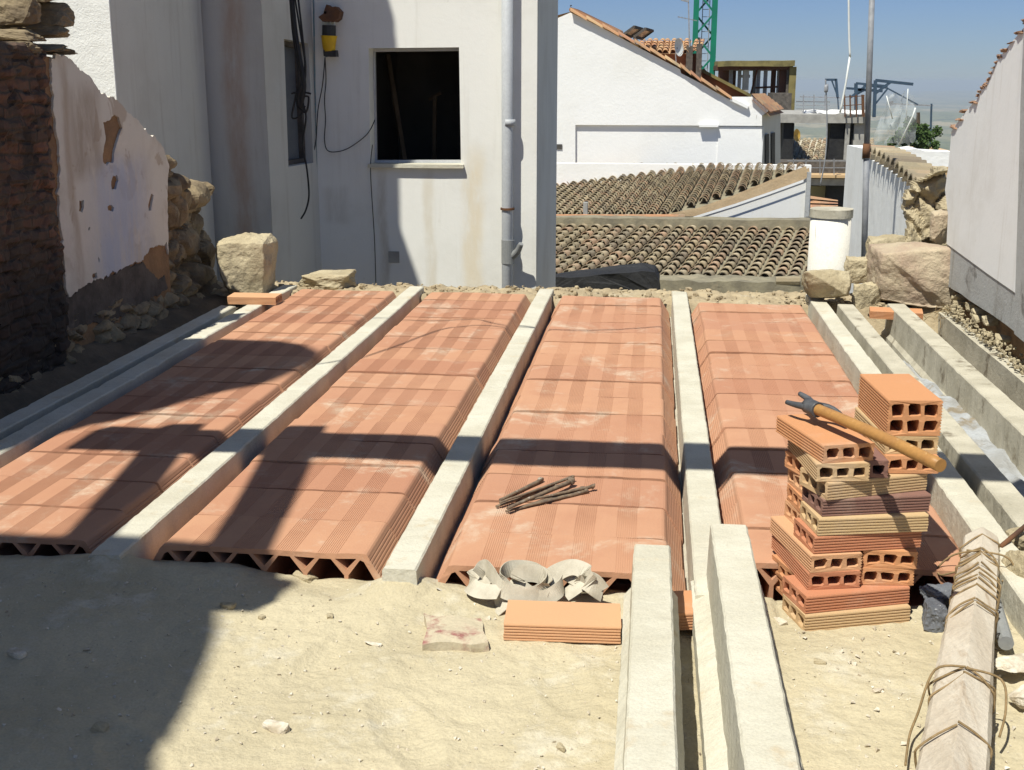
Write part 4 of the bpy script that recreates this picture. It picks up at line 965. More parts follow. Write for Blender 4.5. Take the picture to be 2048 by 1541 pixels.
# dark roofing felt parapet at its left
P = [(1085, 600), (1085, 560), (1115, 557), (1180, 553), (1240, 543), (1285, 539), (1312, 545), (1320, 566), (1320, 600)]
bm = bmesh.new(); prism(bm, [(gy(x, y, 17).x, gy(x, y, 17).z) for x, y in P], [], lambda u, v, w_: V(u, w_, v), 17, 17.6); bmesh.ops.triangulate(bm, faces=bm.faces); bmesh.ops.subdivide_edges(bm, edges=bm.edges, cuts=4)
for v in bm.verts: v.co += mn.noise_vector(v.co*2.5)*.05
tag(obj('felt_parapet', bm, M['bitumen']), 'low black felted parapet in front of the near tiled roof', 'parapet')
# second tiled roof, sloping up to the right
y2a, y2b = 26.5, 33.5
def PX(p):
    d = Vector(p)-CAM; w_ = d.dot(FW); return CX+FPX*d.dot(RT)/w_, CY-FPX*d.dot(UP)/w_
PA_, PB_, PC_ = gy(1345, 432, 26.5), gy(1618, 338, 31.), gy(1095, 334, 39.)
pn = (PB_-PA_).cross(PC_-PA_).normalized()
def pl_(x, y): d = ray(x, y); return CAM+d*((PA_-CAM).dot(pn)/d.dot(pn))
r2 = empty('far_tiled_roof', gy(1300, 430, y2a), 'further barrel tile roof rising to the right below the big white house', 'roof')
dv = (pl_(1292, 335)-pl_(1205, 430)).normalized(); du = (pl_(1340, 432)-pl_(1100, 432)).normalized()
O = pl_(1000, 436); nper = (pl_(1018, 436)-O).length
def clip2(c):
    x, y = PX(c)
    if not (1085 < x < 1622 and 336 < y < 434): return False
    return y < 430+(x-1345)*(339-430)/(1618-1345)-1 if x > 1345 else True
bm = bmesh.new(); tiles(bm, O, du, dv, 90, 48, nper, .27, nper*.36, seed=4, lift=.05, jit=.02, clip=clip2)
obj('roof_tiles', bm, M['tile'], r2)
bm = bmesh.new(); quad(bm, *[pl_(*p)-pn*.03*(1 if pn.z > 0 else -1) for p in ((1085, 433), (1345, 433), (1619, 338), (1085, 334))]); obj('roof_bed', bm, M['mortar'], r2)
vl = gy(1345, 430, 26.2); e1 = V(gy(1618, 338, 26.2).x, 26.2, 0)
# verge: pale flat tile strip and white gable wall beneath
GA, GB = (vl.x, 26.2), (e1.x, 26.2)
def G2(x, y): return gv(x, y, GA, GB)
bm = bmesh.new(); st = [(1335, 433), (1400, 420), (1470, 395), (1540, 366), (1600, 342), (1618, 336), (1620, 352), (1606, 360), (1540, 384), (1470, 408), (1390, 433)]
q = [G2(x, y) for x, y in st]
for sgn in (0, 1): bm.faces.new([bm.verts.new(p+V(.0, .5*sgn-.02, 0)) for p in q])
obj('verge', bm, mat('sandy_verge_tile', (.56, .42, .26), (.48, .35, .21), 1.5, .95, .02, 8), r2)
bm = bmesh.new(); st = [(1388, 433), (1470, 409), (1540, 385), (1606, 361), (1621, 354), (1621, 470), (1388, 470)]
q = [G2(x, y)+V(0, .02, 0) for x, y in st]; bm.faces.new([bm.verts.new(p) for p in q]); bm.faces.new([bm.verts.new(p+V(-.0, .3, 0)) for p in q])
obj('gable_wall', bm, plaster('grey_limewash', (.72, .72, .70), (.56, .51, .41), sc=.8, bsc=4, streak=.3), r2)
bm = bmesh.new(); q = [(1386, 433), (1470, 407), (1540, 383), (1606, 359), (1606, 364), (1540, 388), (1470, 412), (1392, 436)]
bm.faces.new([bm.verts.new(G2(x, y)+V(.0, -.09, 0)) for x, y in q]); obj('coping', bm, M['whitefar'], r2)
bm = bmesh.new(); a = gy(1614, 350, 26.15); b = gy(1622, 350, 26.15); box(bm, a.x, b.x, 26.1, 26.5, -5.5, gy(1615, 345, 26.1).z); obj('corner_shadow_wall', bm, M['rightband'], r2)
bm = bmesh.new(); a = gy(1100, 326, y2b+.2); b = gy(1622, 332, y2b+.2); box(bm, a.x, b.x, y2b+.1, y2b+.4, -5.5, b.z+.02); obj('top_coping', bm, M['whitefar'], r2)
bm = bmesh.new(); a = gy(1167, 405, 24.3); b = gy(1175, 440, 24.3); box(bm, a.x, b.x, 24.2, 24.4, b.z-.5, a.z)
tag(obj('vent_pipe', bm, M['concg']), 'small grey concrete post standing between the two tiled roofs', 'vent')
bm = bmesh.new()
for i in range(15):
    a = gy(1112+i*17, 434, 24.2); tube(bm, [a, a+V(.19, 0, .0)], .05, 8)
a = gy(1105, 436, 24.2); obj('ridge_tiles', bm, M['tileo'], nr)

# ------------------------------------------------------------ big white house
YH = 36.
wh = empty('white_house', gy(1330, 330, YH), 'big bright white gable house with terracotta verge beyond the tiled roofs', 'house')
def H_(x, y, Y=YH): p = gy(x, y, Y); return (p.x, p.z)
fh = lambda u, v, w_: V(u, w_, v)
top = [(1090, 42), (1116, 37), (1141, 26), (1150, 30), (1165, 37), (1215, 62), (1269, 91), (1320, 118), (1360, 139), (1362, 147), (1401, 167), (1430, 184), (1461, 201), (1461, 194), (1505, 194), (1522, 208), (1537, 222), (1524, 232)]
bm = bmesh.new(); prism(bm, [H_(*p) for p in top]+[H_(1524, 252), H_(1151, 250), H_(1151, 345), H_(1090, 345)], [], fh, YH-.09, YH); obj('upper_wall', bm, M['whitefar'], wh)
bm = bmesh.new(); prism(bm, [H_(1151, 245), H_(1524, 245), H_(1524, 400), H_(1151, 400)], [[H_(1115, 1, YH)]*0] if False else [], fh, YH+.002, YH+.25); obj('lower_wall', bm, M['whitefar'], wh)
bm = bmesh.new(); a = H_(1437, 254); b = H_(1523, 334); box(bm, a[0], b[0], YH-.045, YH+.001, b[1]-.5, a[1]); a = H_(1398, 255); 
box(bm, H_(1398, 250)[0], H_(1436, 250)[0], YH-.2, YH-.091, H_(1400, 254)[1], H_(1400, 249)[1]); obj('pilaster', bm, M['whitefar'], wh)
# roof slope behind, from verge line into depth
bm = bmesh.new(); rl = [(1141, 24), (1269, 86), (1360, 134), (1401, 162), (1461, 196)]
rp_ = [gy(x, y, YH-.1) for x, y in rl]
lay_ = bm.faces.layers.float.new('tint'); rnd = random.Random(8)
for a, b in zip(rp_, rp_[1:]):
    nseg = max(2, int((b-a).length/.42))
    for i in range(nseg):
        p = a.lerp(b, i/nseg); q = a.lerp(b, (i+1.08)/nseg)-V(0, 0, .0)
        p = p+V(0, 0, .07); q = q+V(0, 0, .02); t = rnd.random()
        vs0 = []
        for (pp_, r0) in ((p, .10), (q, .085)):
            vs0.append([bm.verts.new(pp_+V(0, -.02+math.cos(math.pi*k/6)*r0*1.3, math.sin(math.pi*k/6)*r0-.05)) for k in range(7)])
        for k in range(6): f = bm.faces.new((vs0[0][k], vs0[0][k+1], vs0[1][k+1], vs0[1][k])); f[lay_] = t
for a, b in zip(rp_, rp_[1:]):
    f = bm.faces.new([bm.verts.new(p) for p in (a, b, b+V(0, 6, 0), a+V(0, 6, 0))]); f[lay_] = .3
a = gy(1141, 24, YH-.1); f = bm.faces.new([bm.verts.new(p) for p in (a, a+V(-4, 0, -1.0), a+V(-4, 6, -1.0), a+V(0, 6, 0))]); f[lay_] = .8
# tiles seen on the slope near the ridge
for i in range(26):
    p = rp_[0].lerp(rp_[1], i/34)+V(0, .3, .07)
    tube(bm, [p, p+V(0, 3.2, .12)], .07, 7)
obj('roof', bm, M['tileo'], wh)
# side wall with two narrow windows (in shade)
SA = (H_(1524, 300)[0], YH); SB = (gy(1561, 300, 38.6).x, 38.6)
bm = bmesh.new(); st = [(1524, 231), (1546, 226), (1561, 228), (1561, 420), (1524, 420)]
q = [gv(x, y, SA, SB) for x, y in st]; bm.faces.new([bm.verts.new(p) for p in q]); bm.faces.new([bm.verts.new(p+V(-.15, .1, 0)) for p in q]); obj('side_wall', bm, M['whiteshade'], wh)
for x0, x1, y0 in ((1529, 1536, 268), (1541, 1548, 265)):
    bm = bmesh.new(); q = [gv(x, y, SA, SB)+V(.03, -.03, 0) for x, y in ((x0, y0+1), (x1, y0), (x1, 330), (x0, 332))]; bm.faces.new([bm.verts.new(p) for p in q]); bm.faces.new([bm.verts.new(p+V(-.04, .02, 0)) for p in q])
    obj('window', bm, M['dark'], wh)
bm = bmesh.new(); lay_ = bm.faces.layers.float.new('tint'); rnd = random.Random(9)
for i in range(5):
    a = [(1503, 190), (1540, 224)], [(1530, 189), (1568, 218)]
    (xa, ya), (xb_, yb_) = a[0]; (xc_, yc_), (xd, yd_) = a[1]; s0, s1 = i/5, (i+1.02)/5
    L_ = lambda t, u: (xa+(xb_-xa)*t+((xc_-xa)+((xd-xb_)-(xc_-xa))*t)*u, ya+(yb_-ya)*t+((yc_-ya)+((yd_-yb_)-(yc_-ya))*t)*u)
    for j in range(3):
        q = []
        for (t, u_) in ((s0, j/3), (s1, j/3), (s1, (j+1)/3), (s0, (j+1)/3)):
            x, y = L_(t, u_); q.append(gy(x, y, YH-.2+2.8*u_+.0))
        f = bm.faces.new([bm.verts.new(p+V(0, 0, .03*(t_ < .5))) for p, t_ in zip(q, (0, 1, 1, 0))]); f[lay_] = rnd.random()
        f = bm.faces.new([bm.verts.new(p+V(0, 0, -.12)) for p in q]); f[lay_] = .1
obj('end_roof', bm, M['tileo'], wh)
bm = bmesh.new(); a = gy(1461, 198, YH-.15); b = gy(1496, 215, YH-.15); bar(bm, a, b, .12, .09); obj('sloping_coping', bm, M['whitefar'], wh)
bm = bmesh.new(); a, b = gy(1113, 289, YH-.12), gy(1124, 299, YH-.12); box(bm, a.x, b.x, YH-.12, YH-.085, b.z, a.z); obj('vent_opening', bm, M['dark'], wh)
# dormer-like tiled lean-to and chimneys
ch = empty('brick_outbuilding', gy(1370, 130, 38), 'brown brick roof structure with small tiled roof behind the white gable', 'outbuilding')
bm = bmesh.new(); lay_ = bm.faces.layers.float.new('tint')
q = [gy(1280, 106, 37.), gy(1372, 106, 37.), gy(1384, 80, 38.6), gy(1290, 80, 38.6)]
dv2 = (gy(1330, 81, 38.6)-gy(1325, 106, 37)).normalized(); tiles(bm, q[0], V(1, 0, 0), dv2, 8, 5, .19, .33, .085, seed=11)
f = bm.faces.new([bm.verts.new(p-V(0, 0, .03)) for p in q]); f[lay_] = .4
dv2 = (gy(1400, 84, 38.6)-gy(1390, 108, 37.4)).normalized(); tiles(bm, gy(1383, 106, 37.3), V(1, 0, 0), dv2, 3, 4, .1, .33, .06, seed=12)
obj('tiled_roof', bm, M['tileo'], ch)
bm = bmesh.new(); a = gy(1300, 106, 37.15); b = gy(1376, 150, 37.15); box(bm, a.x, b.x, 37.15, 38.6, b.z-1, a.z-.02); a = gy(1385, 106, 37.5); b = gy(1402, 165, 37.5); box(bm, a.x, b.x, 37.5, 38.5, b.z-1, a.z-.02); obj('brick_body', bm, M['ocher'], ch)
bm = bmesh.new()
for (x0, x1, y0, y1) in ((1373, 1384, 92, 155), (1394, 1402, 88, 160)):
    a = gy(x0, y0, 37.0); b = gy(x1, y1, 37.0); box(bm, a.x, b.x, 37.0, 37.3, b.z-1, a.z); c = (a+b)/2; bar(bm, V(c.x, 37.15, a.z), V(c.x, 37.15, a.z+.18), .05)
obj('pillar', bm, M['soot'], ch)
bm = bmesh.new(); prism(bm, [H_(*p, 39.) for p in ((1400, 139), (1418, 148), (1500, 192), (1500, 205), (1400, 175))], [], fh, 39, 39.5); obj('parapet', bm, M['ocher'], ch)
bm = bmesh.new(); bar(bm, gy(1403, 141, 38.9), gy(1501, 192, 38.9), .25, .09); obj('parapet_coping', bm, M['tileo'] if False else M['timber'], ch)
# skylights standing open
for i, (x, y) in enumerate(((1246, 62), (1268, 66))):
    bm = bmesh.new(); a = gy(x, y+8, YH+.3); b = gy(x+22, y-8, YH+.3); t = (b-a).normalized(); 
    w0 = V(.22, 1.1, -.02)
    P = [a, b, b+w0, a+w0]; 
    for k in range(4): bar(bm, P[k], P[(k+1) % 4], .07, .07)
    bar(bm, a-V(0, 0, .02), a+V(.2, 0, -.25), .08)
    rt = empty('roof_window', a, ['left open roof window propped up on the white house roof', 'right open roof window propped up on the white house roof'][i], 'window', 'open roof windows')
    obj('frame', bm, M['soot'], rt); bm = bmesh.new(); quad(bm, *[p+V(0, 0, .005) for p in P]); obj('pane', bm, mat('skylight_glass', (.35, .33, .27), (.3, .28, .24), 2, .2), rt)
# satellite dish, antenna mast, bird
def dish(c, r, m, nrm, lab, nm='satellite_dish'):
    o = empty(nm, c, lab, 'satellite dish'); bm = bmesh.new(); n_ = Vector(nrm).normalized(); a = n_.cross(ZZ).normalized(); b = a.cross(n_)
    rg = []
    for j in range(1, 6):
        rr = r*j/5; rg.append([bm.verts.new(c+(a*math.cos(t*math.pi/10)+b*math.sin(t*math.pi/10))*rr-n_*(.25*r*(1-(j/5)**2))) for t in range(20)])
    bm.faces.new(rg[0])
    for i in range(4):
        for k in range(20): bm.faces.new((rg[i][k], rg[i][(k+1) % 20], rg[i+1][(k+1) % 20], rg[i+1][k]))
    obj('dish', bm, m, o, True)
    bm = bmesh.new(); tube(bm, [c-n_*.2*r, c-n_*.5*r-b*r*.6, c-n_*.5*r-b*r*2], .03*r*2, 6); tube(bm, [c-b*r*.95, c+n_*r*.7-b*.3*r], .015*r*2, 5); obj('mount', bm, M['galv'], o); return o
dish(gy(1358, 95, 36.7), .26, M['metalw'], (.85, -.5, .12), 'white satellite dish beside the brick outbuilding')
bm = bmesh.new(); bar(bm, gy(1379, 95, 37), gy(1376, -40, 37), .035); bar(bm, gy(1355, 34, 37), gy(1394, 42, 37), .02); bar(bm, gy(1362, 0, 37), gy(1378, 4, 37), .05)
for x in (1358, 1364, 1370, 1386): bar(bm, gy(x, 32+(x-1355)*.2, 36.8), gy(x, 35.5+(x-1355)*.2, 37.2), .012)
tag(obj('antenna_mast', bm, M['galv']), 'thin television antenna mast on the brick outbuilding', 'antenna')
bd = bmesh.new(); c = gy(1142, 19, YH+.1)
rock(bd, c, (.045, .07, .09), 3, 0, .2, 2, .1); rock(bd, c+V(0, -.02, .09), (.032, .035, .035), 4, 0, .2, 1, .1); tube(bd, [c+V(0, .03, -.03), c+V(.06, .1, -.1)], .02, 5, .008); tube(bd, [c+V(0, -.02, -.05), c+V(0, -.02, -.13)], .008, 5)
tag(obj('pigeon', bd, M['blackp'], None, True), 'small dark pigeon perched on the apex of the white house', 'bird')

# ------------------------------------------------------------ tower crane mast
cr = empty('tower_crane', gy(1408, 175, 62), 'green lattice crane mast rising behind the white house', 'crane')
bm = bmesh.new(); YK = 62.; xL, xR = gy(1391, 60, YK).x, gy(1428, 60, YK).x; W_ = xR-xL; zb_, zt_ = -6, 8.5
for x in (xL, xR):
    for y in (YK, YK+W_*1.0): bar(bm, V(x, y, zb_), V(x, y, zt_), .26 if y == YK else .2)
obj('mast_chords', bm, M['green'], cr)
bm = bmesh.new(); z = zb_; k = 0; st = 1.03
while z < zt_:
    for y in (YK, YK+W_):
        a, b = (xL, xR) if (k+(y > YK)) % 2 else (xR, xL); bar(bm, V(a, y, z), V(b, y, z+st), .09)
    for x in (xL, xR):
        a, b = (YK, YK+W_) if k % 2 else (YK+W_, YK); bar(bm, V(x, a, z), V(x, b, z+st), .08)
    z += st; k += 1
obj('lattice', bm, M['green'], cr)
bm = bmesh.new(); xl_ = (xL+xR)/2
for dx_ in (-.12, .22): bar(bm, V(xl_+dx_, YK+.5, zb_), V(xl_+dx_, YK+.5, zt_), .04)
z = zb_
while z < zt_: bar(bm, V(xl_-.12, YK+.5, z), V(xl_+.22, YK+.5, z), .03); z += .35
obj('ladder', bm, M['galv'], cr)
# ------------------------------------------------------------ building under construction on props
uc = empty('unfinished_building', gy(1520, 210, 58), 'unfinished storey on brown posts with timber-edged slab beside the crane', 'building')
def pbox(bm, x0, y0, x1, y1, Y, dep, zlow=None):
    a = gy(x0, y0, Y); b = gy(x1, y1, Y); box(bm, a.x, b.x, Y, Y+dep, b.z if zlow is None else zlow, a.z)
bm = bmesh.new(); pbox(bm, 1436, 122, 1590, 133, 58, 7); rough(bm, .05, .9, 6); obj('slab', bm, M['timber'], uc)
bm = bmesh.new(); pbox(bm, 1434, 131, 1586, 140, 58.3, 6.2); obj('formwork', bm, M['redpost'], uc)
bm = bmesh.new(); pbox(bm, 1488, 134, 1496, 200, 58.5, .6, -6); pbox(bm, 1484, 150, 1500, 156, 58.6, .5); obj('concrete_column', bm, M['concg'], uc)
for i, (x, w_, yy, m) in enumerate([(1440, 5, 58.4, 'redpost'), (1447, 4, 60, 'redpost'), (1454, 5, 62, 'redpost'), (1461, 3, 59, 'galv'), (1466, 5, 63, 'redpost'), (1478, 2, 59, 'galv'), (1508, 2, 60, 'galv'),
                           (1516, 2, 59, 'galv'), (1530, 2, 59, 'galv'), (1546, 4, 60, 'redpost'), (1566, 12, 58.6, 'redpost'), (1577, 5, 58.4, 'soot'), (1584, 8, 58.2, 'timber'), (1557, 2, 60, 'galv')]):
    bm = bmesh.new(); pbox(bm, x-w_/2, 134, x+w_/2, 232, yy, .3, -6); obj('prop', bm, M[m], uc)
bm = bmesh.new(); bar(bm, gy(1511, 176, 58.8), gy(1556, 174, 58.8), .09); bar(bm, gy(1500, 195, 58.9), gy(1514, 140, 58.9), .08); obj('brace', bm, M['redpost'], uc)
bm = bmesh.new(); pbox(bm, 1546, 187, 1582, 222, 55, 2.5, -6); pbox(bm, 1500, 205, 1548, 222, 56, 2.5, -6); obj('lower_wall', bm, M['soot'], uc)
# lower concrete frame building
cf = empty('bare_concrete_storey', gy(1640, 350, 48), 'low bare concrete frame with thick slab beyond the white house', 'building')
bm = bmesh.new(); pbox(bm, 1556, 229, 1733, 247, 48, 7); rough(bm, .02, 1, 5); obj('slab', bm, M['concg'], cf)
bm = bmesh.new(); pbox(bm, 1568, 247, 1584, 335, 48.3, .8, -6); obj('dark_wall', bm, M['bitumen'], cf)
bm = bmesh.new(); pbox(bm, 1661, 247, 1709, 335, 48.3, .8, -6); obj('dark_wall', bm, M['bitumen'], cf)
bm = bmesh.new(); pbox(bm, 1709, 247, 1731, 335, 48.2, .4, -6); pbox(bm, 1692, 247, 1695, 335, 48.1, .1, -6); obj('column', bm, M['concg'], cf)
bm = bmesh.new(); pbox(bm, 1560, 324, 1700, 350, 46, 1.5); obj('lower_band', bm, M['soot'], cf)
bm = bmesh.new(); pbox(bm, 1560, 350, 1720, 357, 45, 2.5); obj('ochre_edge', bm, M['brick_y'], cf)
bm = bmesh.new(); pbox(bm, 1560, 357, 1720, 372, 45.2, 2.5); obj('lower_beam', bm, M['concg'], cf)
bm = bmesh.new(); pbox(bm, 1655, 372, 1700, 420, 45.6, .5, -6); obj('dark_opening', bm, M['bitumen'], cf)
bm = bmesh.new(); pbox(bm, 1560, 372, 1655, 420, 46.5, .5, -6); obj('back_wall', bm, mat('yellowish_wall', (.40, .36, .22), (.33, .3, .2), 1), cf)
bm = bmesh.new()
for i in range(9): a = gy(1625+i*13, 233, 48.5); rock(bm, V(a.x, 48.6+random.random(), gy(1600, 229, 48.5).z+.05), (.35, .4, .12), 200+i, 0, 1, 1, .3)
obj('plaster_heap', bm, M['whitefar'], cf)
bm = bmesh.new()
for y0 in (203, 211, 218, 180+24): bar(bm, gy(1592, y0, 49), gy(1660, y0+1, 49), .03)
for x in (1607, 1628, 1650): bar(bm, gy(x, 190, 49), gy(x, 230, 49), .04)
bar(bm, gy(1600, 194, 50), gy(1680, 196, 50), .045)
tag(obj('guard_rail', bm, M['galv']), 'thin steel guard rails on the concrete slab left of the white rod', 'railing')
bm = bmesh.new()
for x in (1689, 1700, 1712, 1724, 1727): bar(bm, gy(x, 190, 47.8), gy(x+1, 234, 47.8), .05)
for y0 in (195, 212): bar(bm, gy(1686, y0, 47.8), gy(1729, y0-3, 47.8), .03)
tag(obj('guard_rail', bm, M['rust']), 'rusty guard rail on the slab right of the white rod', 'railing')
bm = bmesh.new()
for y0 in (322, 336): bar(bm, gy(1575, y0, 44), gy(1700, y0, 44), .025)
for x in (1587, 1612, 1640, 1668): bar(bm, gy(x, 318, 44), gy(x, 350, 44), .025)
tag(obj('guard_rail', bm, M['galv']), 'thin wire railing across the dark band below the concrete frame', 'railing')
# blue-grey steel canopy frames
bm = bmesh.new(); B_ = lambda p, q, w_=.12, Y=50: bar(bm, gy(*p, Y), gy(*q, Y), w_*.75)
B_((1650, 160), (1672, 160)); B_((1672, 158), (1675, 195)); B_((1663, 160), (1674, 190), .07); B_((1675, 190), (1682, 300), .06)
tag(obj('steel_bracket', bm, M['bluesteel']), 'small blue-grey steel bracket left of the white rod', 'bracket')
bm = bmesh.new(); B_((1712, 167), (1712, 228), .16); B_((1712, 167), (1775, 173)); B_((1714, 180), (1765, 183)); B_((1693, 177), (1752, 181)); B_((1700, 196), (1735, 170)); B_((1712, 190), (1745, 172), .09)
B_((1751, 161), (1748, 235), .16); B_((1751, 161), (1826, 169), .15); B_((1750, 188), (1782, 164), .13); B_((1748, 212), (1775, 178), .08); B_((1773, 176), (1836, 210), .07); B_((1727, 171), (1772, 176), .1)
tag(obj('canopy_frame', bm, M['bluesteel']), 'large blue-grey cantilevered steel frames crossing behind the grey pole', 'frame')
bm = bmesh.new(); tube(bm, smoothpath([gy(1697, -40, 44), gy(1698, 60, 44), gy(1700, 115, 44)], 4), .035, 6, .04); tube(bm, [gy(1700, 112, 44), gy(1692, 165, 44), gy(1683, 212, 44), gy(1680, 226, 44)], .035, 8)
tag(obj('white_rod', bm, M['metalw'], None, True), 'slender whitish rod bending slightly left of the grey pole', 'rod')
bm = bmesh.new(); tube(bm, smoothpath([gy(1651, 160, 44), gy(1652, 180, 44), gy(1654, 260, 44), gy(1650, 320, 44), gy(1640, 372, 44)], 4), .025, 5); rock(bm, gy(1652, 176, 44), (.08, .08, .16), 9, 0, .5, 1, .3)
tag(obj('hoist_rope', bm, M['galv'], None, True), 'hoist rope hanging from the small steel bracket', 'rope')
# net hung from the canopy
def netmat():
    n = N('debris_net'); t = n.t; mx = n.node('ShaderNodeMixShader'); tr = n.node('ShaderNodeBsdfTransparent')
    t.links.new(n.b.outputs[0], mx.inputs[2]); t.links.new(tr.outputs[0], mx.inputs[1]); t.links.new(mx.outputs[0], n.out.inputs[0])
    wv = n.noise(6., 3); t.links.new(n.math('ADD', n.math('MULTIPLY', wv, .25), .10), mx.inputs[0])
    n.b.inputs['Base Color'].default_value = (.62, .66, .68, 1); n.b.inputs['Roughness'].default_value = .9
    return n.m
bm = bmesh.new(); g = []
for j in range(13):
    t = j/12; row = []
    for i in range(17):
        u_ = i/16; x = (1745+(1772-1745)*(1-t))*(1-u_)+(1790+20*t)*u_ if False else 1738+(1-t)*40+u_*(70*(1-t)*.5+75*t+18); y = 192+100*t-6*math.sin(u_*3)
        row.append(bm.verts.new(gy(x, y, 46.)+mn.noise_vector(V(i*.5, j*.3, 0))*.25))
    g.append(row)
for j in range(12):
    for i in range(16): bm.faces.new((g[j][i], g[j][i+1], g[j+1][i+1], g[j+1][i]))
tag(obj('debris_net', bm, netmat(), None, True), 'pale translucent net draped right of the grey pole', 'net')
bm = bmesh.new(); tube(bm, [gy(1831, 216, 45.5), gy(1826, 232, 45.5), gy(1797, 292, 45.5)], .03, 6)
tag(obj('net_pole', bm, M['metalw'], None, True), 'thin pale slanting pole at the right edge of the translucent net', 'pole')
bm = bmesh.new(); tube(bm, [gy(1773, 192, 45.5), gy(1785, 238, 45.5)], .02, 6)
tag(obj('net_pole', bm, M['metalw'], None, True), 'short pale pole in front of the middle of the net', 'pole')
bm = bmesh.new(); tube(bm, [gy(1816, 178, 47), gy(1812, 240, 47)], .02, 5)
tag(obj('net_pole', bm, M['metalw'], None, True), 'thin upright pole behind the translucent net, right of its top', 'pole')
pw = empty('power_pole', gy(1862, 300, 75), 'wooden power pole with one long crossarm right of the leafy tree', 'pole')
bm = bmesh.new(); tube(bm, [gy(1863, 208, 75), gy(1860, 310, 75)], .06, 8); obj('post', bm, M['bluesteel'], pw)
bm = bmesh.new(); bar(bm, gy(1785, 208, 75), gy(1866, 212, 75), .08); bar(bm, gy(1781, 203, 75), gy(1783, 211, 75), .25); obj('crossarm', bm, M['galv'], pw)
# yellow dish and tiled roof seen through the frame
fr = empty('distant_tiled_roof', gy(1615, 325, 62), 'distant pale tiled roof seen through the concrete frame', 'roof')
bm = bmesh.new(); O = gy(1560, 322, 60); tiles(bm, O, V(1, 0, 0), (gy(1600, 282, 66)-gy(1585, 322, 60)).normalized(), 17, 12, .27, .55, .12, seed=21, jit=.03); obj('roof_tiles', bm, M['tile'], fr)
bm = bmesh.new(); quad(bm, gy(1545, 326, 60), gy(1720, 326, 60), gy(1720, 280, 66), gy(1545, 280, 66)); pbox(bm, 1545, 324, 1720, 340, 60, .4, -9); obj('roof_bed', bm, M['conc2'], fr)
dish(gy(1594, 271, 64), .32, M['yellowd'], (.75, -.6, .1), 'yellow satellite dish above the distant tiled roof')
rr = empty('terracotta_shed_roof', gy(1640, 400, 30), 'small orange flat-tiled shed roof above the white cylinder', 'roof')
bm = bmesh.new(); lay_ = bm.faces.layers.float.new('tint'); rnd = random.Random(31)
PT = lambda t, u_: gy(1608+(1676-1608)*t-6*u_*(1-t), (413)*(1-u_)+(384+14*t)*u_+(3*(1-t)), 30+2.2*u_)
for i in range(4):
    for j in range(3):
        f = bm.faces.new([bm.verts.new(PT(t, u_)+V(0, 0, -.04*(u_ > j/3+.1))) for t, u_ in ((i/4, j/3), ((i+1)/4, j/3), ((i+1)/4, (j+1.1)/3), (i/4, (j+1.1)/3))]); f[lay_] = rnd.random()
obj('tiles', bm, M['tileo'], rr)
bm = bmesh.new(); pbox(bm, 1600, 414, 1676, 440, 30.2, 2, -6); obj('wall', bm, M['soot'], rr)
# tree
tr = empty('leafy_tree', gy(1828, 300, 66), 'round dark green tree behind the white parapet', 'tree')
bm = bmesh.new(); c = gy(1830, 300, 66); tube(bm, [V(c.x, 66, -8), V(c.x+.1, 66, -2), V(c.x, 66, -.5)], .22, 8, .1)
rnd = random.Random(4); ctr = gy(1830, 276, 66); kk = ppm(ctr)
for i in range(7): tube(bm, [V(c.x, 66, -2), ctr+V(rnd.uniform(-.7, .7), rnd.uniform(-.6, .6), rnd.uniform(-.3, .7))], .07, 5, .02)
obj('trunk', bm, M['bark'], tr)
bm = bmesh.new(); cl = [ctr+V(rnd.gauss(0, .40), rnd.gauss(0, .45), rnd.gauss(-.02, .34)) for _ in range(34)]+[ctr+V(-.35, 0, .85), ctr+V(-.3, 0, .65), ctr+V(.45, 0, .45), ctr+V(-.5, 0, -.55), ctr+V(.5, 0, -.55), ctr+V(.1, 0, -.7)]
for i in range(9000):
    p = rnd.choice(cl)+Vector((rnd.gauss(0, 1), rnd.gauss(0, 1), rnd.gauss(0, 1))).normalized()*rnd.uniform(.05, .30); s = rnd.uniform(.05, .10)
    a = Vector((rnd.gauss(0, 1), rnd.gauss(0, 1), rnd.gauss(0, 1))).normalized()*s; b = a.cross(Vector((rnd.gauss(0, 1), rnd.gauss(0, 1), rnd.gauss(0, 1)))).normalized()*s*.7
    bm.faces.new([bm.verts.new(p+q) for q in (a, b, -a, -b)])
obj('crown', bm, M['leaf'], tr)
bm = bmesh.new(); pbox(bm, 1850, 303, 1905, 335, 70, 6, -9); tag(obj('far_wall', bm, M['brick_y']), 'sunlit ochre wall beyond the power pole', 'wall')

# ------------------------------------------------------------ white wall with tile coping at right, parapet, pole, cylinder
WA = (gy(1687, 400, 13.4).x, 13.4); WB = (gy(1905, 400, 8.0).x, 8.0)
tw = empty('tiled_white_wall', (WA[0], WA[1], -2), 'white wall topped with old curved tiles behind the grey pole', 'wall')
G3 = lambda x, y: gv(x, y, WA, WB)
LL = math.hypot(WB[0]-WA[0], WB[1]-WA[1]); ex, ey = (WB[0]-WA[0])/LL, (WB[1]-WA[1])/LL
def g3(x, y): p = G3(x, y); return ((p.x-WA[0])*ex+(p.y-WA[1])*ey, p.z)
f3 = lambda u, v, w_: V(WA[0]+ex*u-ey*w_, WA[1]+ey*u+ex*w_, v)
bm = bmesh.new(); pts = [g3(*p) for p in ((1690, 289), (1742, 301), (1742, 320), (1775, 338), (1810, 362), (1840, 386), (1900, 440))]
prism(bm, [(0, -3)]+[(0, pts[0][1])]+pts[1:]+[(LL, -3)], [], f3, 0, .25); obj('wall', bm, plaster('bluish_limewash', (.80, .81, .81), (.62, .61, .58), streak=.5, sc=1.6), tw)
bm = bmesh.new(); lay_ = bm.faces.layers.float.new('tint'); rnd = random.Random(17)
